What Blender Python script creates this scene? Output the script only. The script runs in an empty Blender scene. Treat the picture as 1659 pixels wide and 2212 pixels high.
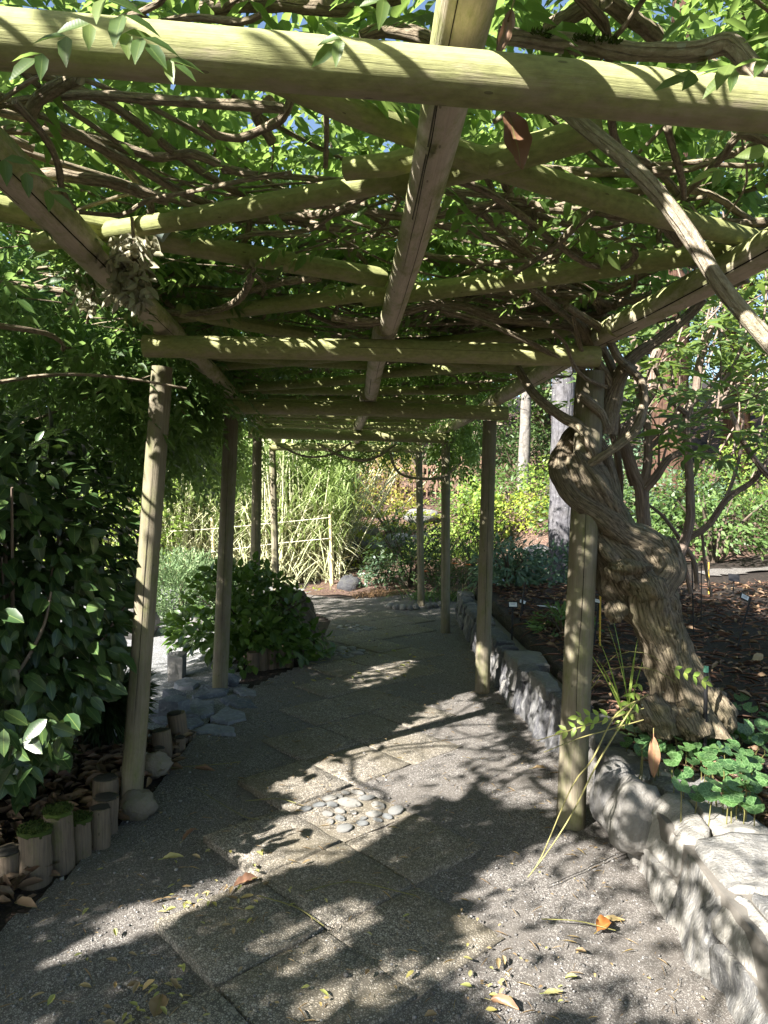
import bpy, math, random
import numpy as np
from mathutils import Vector, Matrix, noise as mnoise

C = bpy.context.scene
COL = C.collection
rnd = random.Random(11)
RS = np.random.RandomState(7)

# ------------------------------------------------------------------ camera
PF, PCX, PCY, EYE = 1534.0, 829.5, 1106.0, 1.6
roll, pitch = 0.018, math.radians(-1.4)
FW = np.array((0, math.cos(pitch), math.sin(pitch)))
UP0 = np.array((0, -math.sin(pitch), math.cos(pitch)))
X0 = np.array((1.0, 0, 0))
RT = math.cos(roll) * X0 + math.sin(roll) * UP0
UPV = -math.sin(roll) * X0 + math.cos(roll) * UP0
cam_d = bpy.data.cameras.new('camera')
cam = bpy.data.objects.new('camera', cam_d)
COL.objects.link(cam)
cam.matrix_world = Matrix(((RT[0], UPV[0], -FW[0], 0), (RT[1], UPV[1], -FW[1], 0), (RT[2], UPV[2], -FW[2], EYE), (0, 0, 0, 1)))
cam_d.sensor_fit = 'VERTICAL'
cam_d.sensor_height = 24.0
cam_d.lens = 24.0 * PF / 2212.0
cam_d.clip_start = 0.05
cam_d.clip_end = 500
C.camera = cam

# ------------------------------------------------------------------ light
SUN_AZ, SUN_EL = math.radians(48), math.radians(35)       # azimuth measured to the left from straight behind the camera
SUN = np.array((-math.sin(SUN_AZ) * math.cos(SUN_EL), -math.cos(SUN_AZ) * math.cos(SUN_EL), math.sin(SUN_EL)))
W = bpy.data.worlds.new('World')
C.world = W
W.use_nodes = True
nt = W.node_tree
bg = nt.nodes['Background']
sky = nt.nodes.new('ShaderNodeTexSky')
sky.sky_type = 'NISHITA'
sky.sun_disc = False
sky.sun_elevation = SUN_EL
sky.sun_rotation = math.atan2(SUN[0], SUN[1])
sky.dust_density = 1.2
nt.links.new(sky.outputs[0], bg.inputs[0])
bg.inputs[1].default_value = 0.055
sd = bpy.data.lights.new('sun', 'SUN')
sd.energy = 5.0
sd.angle = math.radians(0.53)
sd.color = (1.0, 0.96, 0.90)
so = bpy.data.objects.new('sun', sd)
COL.objects.link(so)
so.rotation_euler = Vector(SUN).to_track_quat('Z', 'Y').to_euler()
C.view_settings.view_transform = 'Standard'
C.view_settings.look = 'None'
C.view_settings.gamma = 1
C.view_settings.use_curve_mapping = False
C.view_settings.exposure = 2.35
C.render.engine = 'CYCLES'
C.cycles.use_denoising = True
C.cycles.max_bounces = 7
C.cycles.diffuse_bounces = 4
C.cycles.glossy_bounces = 2
C.cycles.transmission_bounces = 4
C.cycles.transparent_max_bounces = 4
C.cycles.caustics_reflective = False
C.cycles.caustics_refractive = False

# ------------------------------------------------------------------ measuring helpers (photo measured at 1659 x 2212)
def ray(x, y):
    return FW + (x - PCX) / PF * RT - (y - PCY) / PF * UPV
def gz(x, y, z=0.0):                      # point of the horizontal plane z
    d = ray(x, y); t = (z - EYE) / d[2]
    return np.array((d[0] * t, d[1] * t, z))
def at(x, y, Y):                          # point at distance Y
    d = ray(x, y); t = Y / d[1]
    return np.array((d[0] * t, Y, EYE + d[2] * t))
def proj(P):
    q = np.asarray(P, float) - np.array((0, 0, EYE))
    w = np.maximum(q @ FW, 1e-3)
    return PCX + PF * (q @ RT) / w, PCY - PF * (q @ UPV) / w, q @ FW

# ------------------------------------------------------------------ object helpers
def tag(o, label=None, cat=None, group=None, kind=None):
    if label: o['label'] = label
    if cat: o['category'] = cat
    if group: o['group'] = group
    if kind: o['kind'] = kind
    return o
def link(o, parent=None):
    COL.objects.link(o)
    if parent is not None:
        o.parent = parent
        o.matrix_parent_inverse = Matrix.Translation(-Vector(ROOTLOC.get(parent.name, (0, 0, 0))))
    return o
ROOTLOC = {}
def thing(name, loc, label, cat, group=None):
    o = bpy.data.objects.new(name, None)
    o.empty_display_size = 0.1
    COL.objects.link(o)
    o.location = loc
    ROOTLOC[o.name] = tuple(loc)
    return tag(o, label, cat, group)

def mesh_np(name, V, faces, mat=None, uv=None, smooth=True):
    """faces: list of int arrays (n,k); uv: (nverts,2) per-vertex or None"""
    V = np.asarray(V, np.float32).reshape(-1, 3)
    me = bpy.data.meshes.new(name)
    faces = [np.asarray(f, np.int32) for f in faces if len(f)]
    me.vertices.add(len(V)); me.vertices.foreach_set('co', V.ravel())
    loops = np.concatenate([f.ravel() for f in faces])
    tot = np.concatenate([np.full(len(f), f.shape[1], np.int32) for f in faces])
    st = np.concatenate(([0], np.cumsum(tot)[:-1])).astype(np.int32)
    me.loops.add(len(loops)); me.loops.foreach_set('vertex_index', loops)
    me.polygons.add(len(tot)); me.polygons.foreach_set('loop_start', st); me.polygons.foreach_set('loop_total', tot)
    me.polygons.foreach_set('use_smooth', np.full(len(tot), smooth, bool))
    if uv is not None:
        l = me.uv_layers.new(name='UVMap')
        l.data.foreach_set('uv', np.asarray(uv, np.float32)[loops].ravel())
    me.update(calc_edges=True)
    if mat: me.materials.append(mat)
    return me
def obj(name, me, parent=None, M=None):
    o = bpy.data.objects.new(name, me)
    link(o, parent)
    if M is not None:
        if parent is not None: o.matrix_basis = M
        else: o.matrix_world = M
    return o

class Acc:
    """collects pieces of geometry for ONE mesh"""
    def __init__(s): s.V = []; s.F = []; s.U = []; s.n = 0
    def add(s, V, F, U=None):
        V = np.asarray(V, float).reshape(-1, 3)
        for f in F:
            f = np.asarray(f)
            if len(f): s.F.append(f + s.n)
        s.V.append(V); s.U.append(np.zeros((len(V), 2)) if U is None else U); s.n += len(V)
        return s
    def mesh(s, name, mat, smooth=True):
        by = {}
        for f in s.F: by.setdefault(f.shape[1], []).append(f)
        return mesh_np(name, np.concatenate(s.V), [np.concatenate(v) for v in by.values()], mat, np.concatenate(s.U), smooth)
    def obj(s, name, mat, parent=None, smooth=True):
        return obj(name, s.mesh(name, mat, smooth), parent)

def crom(P, step):
    """Catmull-Rom resample; P has any number of columns, the first three are position"""
    P = np.asarray(P, float)
    if len(P) < 3 and step <= 0: return P
    Q = np.vstack((2 * P[0] - P[1], P, 2 * P[-1] - P[-2]))
    out = []
    for i in range(1, len(Q) - 2):
        p0, p1, p2, p3 = Q[i - 1:i + 3]
        n = max(1, int(math.ceil(np.linalg.norm(p2[:3] - p1[:3]) / step)))
        for k in range(n):
            t = k / n
            out.append(.5 * (2 * p1 + (p2 - p0) * t + (2 * p0 - 5 * p1 + 4 * p2 - p3) * t * t + (3 * p1 - p0 - 3 * p2 + p3) * t ** 3))
    out.append(Q[-2])
    return np.array(out)
def tube(P, R, n=10, step=None, rough=0.0, rfreq=6.0, ridges=0, ridge=0.0, twist=0.0, cap=True, seed=0):
    P = np.asarray(P, float)
    R = np.broadcast_to(np.asarray(R, float), (len(P),))
    D = np.column_stack((P, R))
    if step: D = crom(D, step)
    P, R = D[:, :3], np.maximum(D[:, 3], 1e-4)
    m = len(P)
    T = np.gradient(P, axis=0)
    T /= np.linalg.norm(T, axis=1)[:, None] + 1e-12
    a = np.array((0, 0, 1.0)) if abs(T[0][2]) < .9 else np.array((1.0, 0, 0))
    N = np.zeros_like(P); N[0] = np.cross(T[0], a); N[0] /= np.linalg.norm(N[0])
    for i in range(1, m):
        v = N[i - 1] - T[i] * (N[i - 1] @ T[i]); N[i] = v / (np.linalg.norm(v) + 1e-12)
    B = np.cross(T, N)
    L = np.concatenate(([0], np.cumsum(np.linalg.norm(np.diff(P, axis=0), axis=1))))
    th = np.linspace(0, 2 * math.pi, n + 1)          # seam duplicated for uv
    rr = np.repeat(R[:, None], n + 1, 1)
    if ridges:
        rr = rr * (1 + ridge * np.sin(ridges * th[None, :] + twist * L[:, None]) + ridge * .6 * np.sin((ridges * 2 + 1) * th[None, :] - twist * .5 * L[:, None] + 1.3))
    V = P[:, None, :] + rr[..., None] * (np.cos(th)[None, :, None] * N[:, None, :] + np.sin(th)[None, :, None] * B[:, None, :])
    if rough:
        for i in range(m):
            for j in range(n):
                v = Vector(V[i, j] * rfreq) + Vector((seed * 7.1, 0, 0))
                d = mnoise.noise(v) + .5 * mnoise.noise(v * 2.3)
                V[i, j] += (V[i, j] - P[i]) * d * rough
            V[i, n] = V[i, 0]
    U = np.stack(np.broadcast_arrays((th / (2 * math.pi) * 2 * math.pi * R.mean())[None, :], L[:, None] + seed * .37), -1).reshape(-1, 2)
    i, j = np.meshgrid(np.arange(m - 1), np.arange(n), indexing='ij')
    a0 = (i * (n + 1) + j).ravel()
    F = [np.stack((a0, a0 + 1, a0 + n + 2, a0 + n + 1), 1)]
    V = V.reshape(-1, 3)
    if cap:
        e = []; k = len(V)
        V = np.vstack((V, V[:n], V[(m - 1) * (n + 1):(m - 1) * (n + 1) + n], P[0], P[-1]))
        U = np.vstack((U, np.column_stack((np.cos(th[:n]), np.sin(th[:n]))) * R[0], np.column_stack((np.cos(th[:n]), np.sin(th[:n]))) * R[-1], [[0, 0]], [[0, 0]]))
        for q in range(n):
            e.append((k + (q + 1) % n, k + q, k + 2 * n)); e.append((k + n + q, k + n + (q + 1) % n, k + 2 * n + 1))
        F.append(np.array(e))
    return V, F, U
def tube_obj(name, mat, parent, P, R, **k):
    return Acc().add(*tube(P, R, **k)).obj(name, mat, parent)

def rock(poly, h0, h1, seed=0, rough=.012, dome=.35, rings=3, freq=9.0, edge=.12):
    """a stone from a plan polygon (n,2): skirt from z=h0 up to an uneven top at h1"""
    poly = np.asarray(poly, float); c = poly.mean(0)
    # densify the outline a little
    q = []
    for i in range(len(poly)):
        a, b = poly[i], poly[(i + 1) % len(poly)]
        m = max(1, int(np.linalg.norm(b - a) / max(.05, np.ptp(poly, 0).max() / 6)))
        for k in range(m): q.append(a + (b - a) * k / m)
    poly = np.array(q); n = len(poly)
    V = []
    lv = [(1.0, h0), (1.0, h0 + (h1 - h0) * (1 - edge * 1.6)), (1 - edge * .55, h1 - (h1 - h0) * edge * .4)] + [((1 - edge) * (1 - (k + 1) / rings), h1 + (h1 - h0) * .0 + dome * (h1 - h0) * (k + 1) / rings) for k in range(rings - 1)]
    for s, z in lv:
        for p in poly:
            v = Vector((*(c + (p - c) * s), z))
            d = mnoise.noise_vector(v * freq + Vector((seed * 3.7, seed, 0)))
            V.append(np.array(v) + np.array(d) * rough)
    V.append(np.array((*c, h1 + dome * (h1 - h0))))
    F = []
    for r in range(len(lv) - 1):
        for i in range(n):
            F.append((r * n + i, r * n + (i + 1) % n, (r + 1) * n + (i + 1) % n, (r + 1) * n + i))
    T = [((len(lv) - 1) * n + i, (len(lv) - 1) * n + (i + 1) % n, len(V) - 1) for i in range(n)]
    return np.array(V), [np.array(F), np.array(T)]
def blob(c, r, seed=0, rough=.2, nu=14, nv=9, freq=1.4, flat=0):
    """boulder: noisy ellipsoid"""
    V = []
    for i in range(nv + 1):
        a = math.pi * i / nv
        for j in range(nu):
            b = 2 * math.pi * j / nu
            d = Vector((math.sin(a) * math.cos(b), math.sin(a) * math.sin(b), math.cos(a)))
            k = 1 + rough * (mnoise.noise(d * freq + Vector((seed * 5.3, 0, 0))) + .5 * mnoise.noise(d * freq * 2.7 + Vector((0, seed * 2.9, 0))))
            V.append((c[0] + d.x * r[0] * k, c[1] + d.y * r[1] * k, c[2] + d.z * r[2] * k))
    F = [(i * nu + j, (i + 1) * nu + j, (i + 1) * nu + (j + 1) % nu, i * nu + (j + 1) % nu) for i in range(nv) for j in range(nu)]
    return np.array(V), [np.array(F)]
def box(c, s, M=None):
    V = np.array([(x, y, z) for x in (-.5, .5) for y in (-.5, .5) for z in (-.5, .5)]) * np.array(s)
    if M is not None: V = V @ np.array(M).T
    return V + np.array(c), [np.array([(0, 1, 3, 2), (4, 6, 7, 5), (0, 4, 5, 1), (2, 3, 7, 6), (0, 2, 6, 4), (1, 5, 7, 3)])]

# ------------------------------------------------------------------ leaves
def unit(v): return v / (np.linalg.norm(v, axis=-1, keepdims=True) + 1e-9)
def leaf_tpl(kind):
    if kind == 'quad':
        V = [(0, 0, 0), (.45, .5, .06), (1, 0, -.12), (.45, -.5, .06)]; return np.array(V, float), [np.array([(0, 3, 2, 1)])]
    if kind == 'lance': st = [(0, 0), (.28, .46), (.62, .40), (1, 0)]; up, dr = .16, .22
    if kind == 'oval': st = [(0, 0), (.18, .36), (.45, .5), (.78, .30), (1, 0)]; up, dr = .12, .25
    if kind == 'curl': st = [(0, 0), (.25, .42), (.6, .48), (.85, .22), (1, 0)]; up, dr = .55, -.35
    V = []; 
    for t, w in st: V.append((t, 0, -dr * t * t * .6))
    n = len(st); mid = st[1:-1]
    for sgn in (1, -1):
        for t, w in mid: V.append((t, sgn * w, -dr * t * t * .6 + up * w))
    F = []; m = len(mid)
    for s in (0, 1):
        e = n + s * m
        def f(*q): F.append(q if s else q[::-1])
        f(0, e, 1)
        for i in range(m - 1): f(i + 1, e + i, e + i + 1); f(i + 1, e + i + 1, i + 2)
        f(m, e + m - 1, m + 1)
    return np.array(V, float), [np.array(F)]
TPL = {k: leaf_tpl(k) for k in ('quad', 'lance', 'oval', 'curl')}
def kidney():
    V = [(0, 0, 0)]; k = 13
    for i in range(k):
        a = math.radians(-160 + 320 * i / (k - 1)); r = .5 * (1.0 + .10 * math.cos(a * 2) - .12 * max(0, math.cos(a)) ** 8)
        V.append((.1 + r * math.cos(a) , r * math.sin(a) * 1.12, .035 * math.cos(a * 5) + .05))
    return np.array(V, float), [np.array([(0, i, i + 1) for i in range(1, k)])]
TPL['kidney'] = kidney()
def frames(D, N):
    D = unit(D); Y = unit(np.cross(N, D)); Z = np.cross(D, Y)
    return D, Y, Z
def scatter(tpl, P, D, N, L, Wd):
    V, F = TPL[tpl]; k = len(V); n = len(P)
    X, Y, Z = frames(D, N)
    L = np.broadcast_to(L, (n,)); Wd = np.broadcast_to(Wd, (n,))
    out = P[:, None, :] + (V[None, :, 0, None] * L[:, None, None]) * X[:, None, :] + (V[None, :, 1, None] * Wd[:, None, None]) * Y[:, None, :] + (V[None, :, 2, None] * L[:, None, None]) * Z[:, None, :]
    off = (np.arange(n) * k)[:, None, None]
    UV = np.broadcast_to(V[None, :, :2], (n, k, 2)).reshape(-1, 2)
    return out.reshape(-1, 3), [(f[None] + off).reshape(-1, f.shape[1]) for f in F], UV
def inframe(P, pad=40):
    x, y, w = proj(P)
    return (x > -pad) & (x < 1659 + pad) & (y > -pad) & (y < 2212 + pad) & (w > .2), w
def leaves(root, tpl, mat, P, D, N, L, Wd, parts=0, name='leaf', mass='foliage', far=None):
    """the largest leaves in view become parts, the rest one mass"""
    n = len(P)
    if n == 0: return
    L = np.broadcast_to(L, (n,)).copy(); Wd = np.broadcast_to(Wd, (n,)).copy()
    pick = np.zeros(n, bool)
    if parts:
        ok, w = inframe(P, 0)
        s = np.where(ok, L / w, 0)
        ix = np.argsort(-s)[:parts]; ix = ix[s[ix] > 0]
        pick[ix] = True
        me = mesh_np(name, *[TPL[tpl][0], TPL[tpl][1]], mat, TPL[tpl][0][:, :2])
        X, Y, Z = frames(D, N)
        for i in ix:
            M = Matrix(((X[i, 0] * L[i], Y[i, 0] * Wd[i], Z[i, 0] * L[i], P[i, 0]), (X[i, 1] * L[i], Y[i, 1] * Wd[i], Z[i, 1] * L[i], P[i, 1]), (X[i, 2] * L[i], Y[i, 2] * Wd[i], Z[i, 2] * L[i], P[i, 2]), (0, 0, 0, 1)))
            obj(name, me, root, M)
    r = ~pick
    if r.any():
        V, F, U = scatter(tpl, P[r], D[r], N[r], L[r], Wd[r])
        o = obj(mass, mesh_np(mass, V, F, mat, U), root)
        o['kind'] = 'stuff'
        return o
def rdir(n, zlo=-1, zhi=1):
    a = RS.uniform(0, 2 * math.pi, n); z = RS.uniform(zlo, zhi, n); r = np.sqrt(np.maximum(0, 1 - z * z))
    return np.column_stack((r * np.cos(a), r * np.sin(a), z))
def pinnate(P, D, N, R, k=5, L=.06, droop=.5):
    """leaflets of n pinnate leaves -> P, D, N, L arrays"""
    n = len(P); X, Y, Z = frames(D, N)
    t = np.concatenate((np.repeat(np.linspace(.22, .92, k), 2), [1.0])); sg = np.array([1, -1] * k + [0])
    R = np.broadcast_to(R, (n,)); L = np.broadcast_to(L, (n,))
    m = len(t)
    bend = np.array((0, 0, -1.0))
    pos = P[:, None] + X[:, None] * (R[:, None] * t)[..., None] + bend * (R[:, None] * droop * t ** 2)[..., None] * .5
    d = X[:, None] * (.62 + .38 * (sg == 0))[None, :, None] + Y[:, None] * (sg * .8)[None, :, None] + bend * (.25 + .4 * droop * RS.rand(n, m))[..., None]
    nn = Z[:, None] + RS.normal(0, .3, (n, m, 3))
    ll = L[:, None] * (1 - .35 * np.abs(t - .55))[None] * RS.uniform(.8, 1.2, (n, m))
    return pos.reshape(-1, 3), d.reshape(-1, 3), nn.reshape(-1, 3), ll.ravel()

# where the sun reaches the ground through gaps in the leaves (plan polygons on z = 0.05) and how open each gap is
def pin(poly, x, y):
    poly = np.asarray(poly); c = np.zeros(len(x), bool); j = len(poly) - 1
    for i in range(len(poly)):
        xi, yi = poly[i][:2]; xj, yj = poly[j][:2]
        t = ((yi > y) != (yj > y)) & (x < (xj - xi) * (y - yi) / (yj - yi + 1e-12) + xi)
        c ^= t; j = i
    return c
GAPS = []
for op, px in ((.985, [(600, 1680), (700, 1630), (830, 1580), (900, 1530), (1010, 1490), (1070, 1560), (1010, 1640), (1010, 1720), (890, 1730), (840, 1800), (710, 1870), (560, 1890), (470, 1850), (540, 1800), (620, 1760)]),
               (.97, [(60, 2090), (180, 1970), (330, 1930), (470, 1870), (580, 1900), (440, 1960), (330, 2010), (180, 2040)]),
               (.94, [(1040, 1860), (1230, 1790), (1330, 1830), (1430, 2020), (1560, 2212), (1000, 2212), (950, 2080)]),
               (.9, [(1010, 1490), (1060, 1560), (1200, 1690), (1200, 1760), (1050, 1720), (1010, 1640)]),
               (.82, [(560, 2030), (760, 1930), (830, 1960), (700, 2080), (560, 2120)]),
               (.9, [(720, 1475), (800, 1440), (900, 1420), (880, 1450), (780, 1490)]),
               (.8, [(560, 2150), (900, 2040), (960, 2100), (760, 2212), (560, 2212)])):
    GAPS.append((op, [gz(x, y, .03)[:2] for x, y in px], .03))
GAPS.append((.96, [(1.0, 1.0), (2.6, 1.0), (2.4, 3.0), (1.9, 3.5), (1.35, 3.4), (1.05, 3.5)], .36))       # wall top and ginger
GAPS.append((.97, [(-.62, .9), (.9, .95), (.95, 1.4), (-.62, 1.3)], 2.3))                              # the nearest beam
GAPS.append((.86, [(.85, 1.0), (1.2, 1.0), (1.2, 3.3), (.9, 3.3)], .16))
GAPS.append((.97, [(-1.05, 2.0), (-.6, 2.0), (-.6, 2.6), (-1.05, 2.6)], 2.35))
GAPS.append((.88, [(.85, 3.3), (1.15, 3.3), (1.3, 3.9), (.95, 7.2), (.8, 7.2)], .15))                   # the wall face
GAPS.append((.55, [(-1.3, 1.5), (1.3, 1.5), (1.3, 3.3), (-1.3, 3.3)], 2.45))                           # roof of the first bay
def keep(P):
    k = np.ones(len(P), bool)
    u = RS.rand(len(P))
    for op, poly, z in GAPS:
        t = (P[:, 2] - z) / SUN[2]
        x = P[:, 0] - SUN[0] * t; y = P[:, 1] - SUN[1] * t
        w = .045 * np.sin(x * 23 + 2 * np.sin(y * 17)) + .03 * np.sin(y * 31 + 3 * np.sin(x * 13))
        k &= ~(pin(poly, x + w, y + w) & (u < op) & (P[:, 2] > z + .05))
    return k

# ------------------------------------------------------------------ materials
class NT:
    def __init__(s, name):
        s.m = bpy.data.materials.new(name); s.m.use_nodes = True
        s.t = s.m.node_tree; s.b = s.t.nodes['Principled BSDF']; s.out = s.t.nodes['Material Output']
    def n(s, typ, **k):
        o = s.t.nodes.new('ShaderNode' + typ)
        for a, v in k.items():
            if a in o.inputs: s.put(o.inputs[a], v)
            else: setattr(o, a, v)
        return o
    def put(s, sock, v):
        if hasattr(v, 'is_linked') or isinstance(v, bpy.types.NodeSocket): s.t.links.new(v, sock)
        else: sock.default_value = v
    def coord(s, kind='Object', scale=(1, 1, 1)):
        c = s.n('TexCoord').outputs[kind]
        mp = s.n('Mapping'); s.put(mp.inputs['Vector'], c); mp.inputs['Scale'].default_value = scale
        return mp.outputs[0]
    def noise(s, v, scale=5, det=4, rough=.6):
        o = s.n('TexNoise'); s.put(o.inputs['Vector'], v); s.put(o.inputs['Scale'], scale); o.inputs['Detail'].default_value = det; o.inputs['Roughness'].default_value = rough
        return o.outputs['Fac']
    def ramp(s, f, stops):
        o = s.n('ValToRGB'); s.put(o.inputs[0], f); r = o.color_ramp
        while len(r.elements) < len(stops): r.elements.new(.5)
        for e, (p, c) in zip(r.elements, stops): e.position = p; e.color = (*c, 1) if len(c) == 3 else c
        return o.outputs[0]
    def val(s, f, a, b):
        o = s.n('MapRange'); s.put(o.inputs['Value'], f); o.inputs['From Min'].default_value = a; o.inputs['From Max'].default_value = b
        return o.outputs[0]
    def mix(s, f, a, b, mode='MIX'):
        o = s.n('Mix', data_type='RGBA', blend_type=mode)
        s.put(o.inputs[0], f); s.put(o.inputs[6], (*a, 1) if isinstance(a, tuple) else a); s.put(o.inputs[7], (*b, 1) if isinstance(b, tuple) else b)
        return o.outputs[2]
    def math(s, op, a, b=0.0):
        o = s.n('Math', operation=op); s.put(o.inputs[0], a); s.put(o.inputs[1], b)
        return o.outputs[0]
    def bump(s, h, st=.5, d=.01, prev=None):
        o = s.n('Bump'); s.put(o.inputs['Height'], h); o.inputs['Strength'].default_value = st; o.inputs['Distance'].default_value = d
        if prev is not None: s.put(o.inputs['Normal'], prev)
        return o.outputs[0]
    def done(s, col, rough=.8, bump=None, spec=.3):
        s.put(s.b.inputs['Base Color'], (*col, 1) if isinstance(col, tuple) else col); s.put(s.b.inputs['Roughness'], rough)
        s.b.inputs['Specular IOR Level'].default_value = spec
        if bump is not None: s.put(s.b.inputs['Normal'], bump)
        return s.m

def m_leaf(name, cols, trans, rough=.42, tw=.45, spec=.4, vein=False, bumpy=.04):
    s = NT(name)
    r = s.math('FRACT', s.math('ADD', s.n('NewGeometry').outputs['Random Per Island'], s.n('ObjectInfo').outputs['Random']))
    col = s.ramp(r, [(i / max(1, len(cols) - 1), c) for i, c in enumerate(cols)])
    nz = s.noise(s.coord('Object', (1, 1, 1)), 9, 2)
    col = s.mix(s.val(nz, .35, .75), col, s.mix(.5, col, (.9, .85, .5), 'MULTIPLY'))
    u = s.n('SeparateXYZ'); s.put(u.inputs[0], s.n('TexCoord').outputs['UV'])
    mid = s.math('LESS_THAN', s.math('ABSOLUTE', u.outputs[1]), .022)
    if vein:
        v = s.n('TexVoronoi', feature='DISTANCE_TO_EDGE'); s.put(v.inputs['Vector'], s.n('TexCoord').outputs['UV']); v.inputs['Scale'].default_value = 4.0
        mid = s.math('MAXIMUM', s.math('LESS_THAN', v.outputs['Distance'], .045), s.math('MULTIPLY', mid, .9))
        col = s.mix(s.math('MULTIPLY', mid, .45), col, (.24, .38, .16))
    else:
        col = s.mix(s.math('MULTIPLY', mid, .45), col, (.22, .28, .08))
    s.put(s.b.inputs['Base Color'], col); s.b.inputs['Roughness'].default_value = rough; s.b.inputs['Specular IOR Level'].default_value = spec
    w = s.n('TexWave'); s.put(w.inputs['Vector'], s.n('TexCoord').outputs['UV']); w.inputs['Scale'].default_value = 3.5; w.inputs['Distortion'].default_value = 1.0
    bp = s.bump(w.outputs['Fac'], bumpy, .004); s.put(s.b.inputs['Normal'], bp)
    t = s.n('BsdfTranslucent'); s.put(t.inputs['Color'], s.mix(s.math('MULTIPLY', r, .8), trans, tuple(min(1, c * 1.35) for c in trans)))
    mx = s.n('MixShader'); mx.inputs[0].default_value = tw
    s.put(mx.inputs[1], s.b.outputs[0]); s.put(mx.inputs[2], t.outputs[0]); s.put(s.out.inputs[0], mx.outputs[0])
    return s.m

def m_wood(name, base, dark, algae, amt, top=1.0, crack=.5):
    s = NT(name)
    uv = s.n('TexCoord').outputs['UV']
    rn = s.n('ObjectInfo').outputs['Random']
    ad = s.n('VectorMath', operation='ADD'); s.put(ad.inputs[0], uv)
    cb = s.n('CombineXYZ'); s.put(cb.inputs[1], s.math('MULTIPLY', rn, 30)); s.put(ad.inputs[1], cb.outputs[0])
    def mp(sc):
        o = s.n('Mapping'); s.put(o.inputs[0], ad.outputs[0]); o.inputs['Scale'].default_value = sc; return o.outputs[0]
    grain = s.noise(mp((60, 2.2, 1)), 1.6, 6, .7)
    blot = s.noise(mp((7, 3, 1)), 1.5, 5, .65)
    col = s.mix(s.val(grain, .3, .72), dark, base)
    col = s.mix(s.math('MULTIPLY', s.val(blot, .42, .7), .35), col, tuple(c * 1.25 for c in base))
    g = s.n('NewGeometry'); z = s.n('SeparateXYZ'); s.put(z.inputs[0], g.outputs['Normal'])
    a = s.math('ADD', s.math('MULTIPLY', z.outputs[2], .5 * top), s.math('ADD', s.math('MULTIPLY', s.noise(mp((10, 3.5, 1)), 1.2, 7, .75), 2.4), s.math('MULTIPLY', grain, .5)))
    fac = s.val(a, 1.62 - amt, 2.15 - amt)
    o = s.n('Clamp'); s.put(o.inputs[0], fac); fac = o.outputs[0]
    al = s.mix(s.val(s.noise(mp((35, 18, 1)), 2, 3), .3, .7), tuple(c * .62 for c in algae), algae)
    col = s.mix(s.math('MULTIPLY', fac, .9), col, al)
    spk = s.n('TexVoronoi'); s.put(spk.inputs['Vector'], mp((26, 9, 1))); spk.inputs['Scale'].default_value = 1
    kn = s.math('LESS_THAN', spk.outputs['Distance'], .07)
    col = s.mix(s.math('MULTIPLY', kn, .6), col, tuple(c * .3 for c in dark))
    w = s.n('TexWave', wave_type='BANDS', bands_direction='X'); s.put(w.inputs[0], mp((2.0, .12, 1))); w.inputs['Scale'].default_value = .75; w.inputs['Distortion'].default_value = 1.6; w.inputs['Detail'].default_value = 3
    ck = s.math('MULTIPLY', s.math('GREATER_THAN', w.outputs['Fac'], .9993 - .0006 * crack), s.math('GREATER_THAN', s.noise(mp((1, .9, 1)), 1, 2), .5))
    col = s.mix(s.math('MULTIPLY', ck, .9), col, tuple(c * .15 for c in dark))
    h = s.math('SUBTRACT', s.math('ADD', grain, s.math('MULTIPLY', blot, .6)), s.math('MULTIPLY', ck, 2.0))
    return s.done(col, .85, s.bump(h, .55, .006), .2)

def m_bark(name, dark, light, moss, mossamt=.4, fx=30, fy=5, lich=.0):
    s = NT(name)
    uv = s.n('TexCoord').outputs['UV']; ob = s.n('TexCoord').outputs['Object']
    def mp(sc):
        o = s.n('Mapping'); s.put(o.inputs[0], uv); o.inputs['Scale'].default_value = sc; return o.outputs[0]
    f = s.noise(mp((fx, fy, 1)), 1.5, 7, .72)
    b = s.noise(ob, 4.5, 5, .65)
    col = s.mix(s.val(f, .32, .68), dark, light)
    col = s.mix(s.math('MULTIPLY', s.val(b, .45, .7), mossamt), col, moss)
    if lich:
        v = s.n('TexVoronoi'); s.put(v.inputs['Vector'], ob); v.inputs['Scale'].default_value = 13
        col = s.mix(s.math('MULTIPLY', s.math('LESS_THAN', v.outputs['Distance'], .16 * lich), .75), col, (.42, .44, .38))
    fine = s.noise(ob, 70, 3)
    fw = s.n('TexWave', wave_type='BANDS', bands_direction='X'); s.put(fw.inputs[0], mp((fx * .32, fy * .10, 1))); fw.inputs['Scale'].default_value = .8; fw.inputs['Distortion'].default_value = 11; fw.inputs['Detail'].default_value = 4; fw.inputs['Detail Scale'].default_value = 1.6
    fis = s.val(fw.outputs['Fac'], .28, .02); cl_ = s.n('Clamp'); s.put(cl_.inputs[0], fis); fis = cl_.outputs[0]
    col = s.mix(s.math('MULTIPLY', fis, .34), col, tuple(q * .6 for q in dark))
    f = s.math('SUBTRACT', f, s.math('MULTIPLY', fis, .5))
    return s.done(col, .9, s.bump(s.math('ADD', s.math('MULTIPLY', f, 1.0), s.math('MULTIPLY', fine, .35)), .9, .012), .15)

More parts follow.
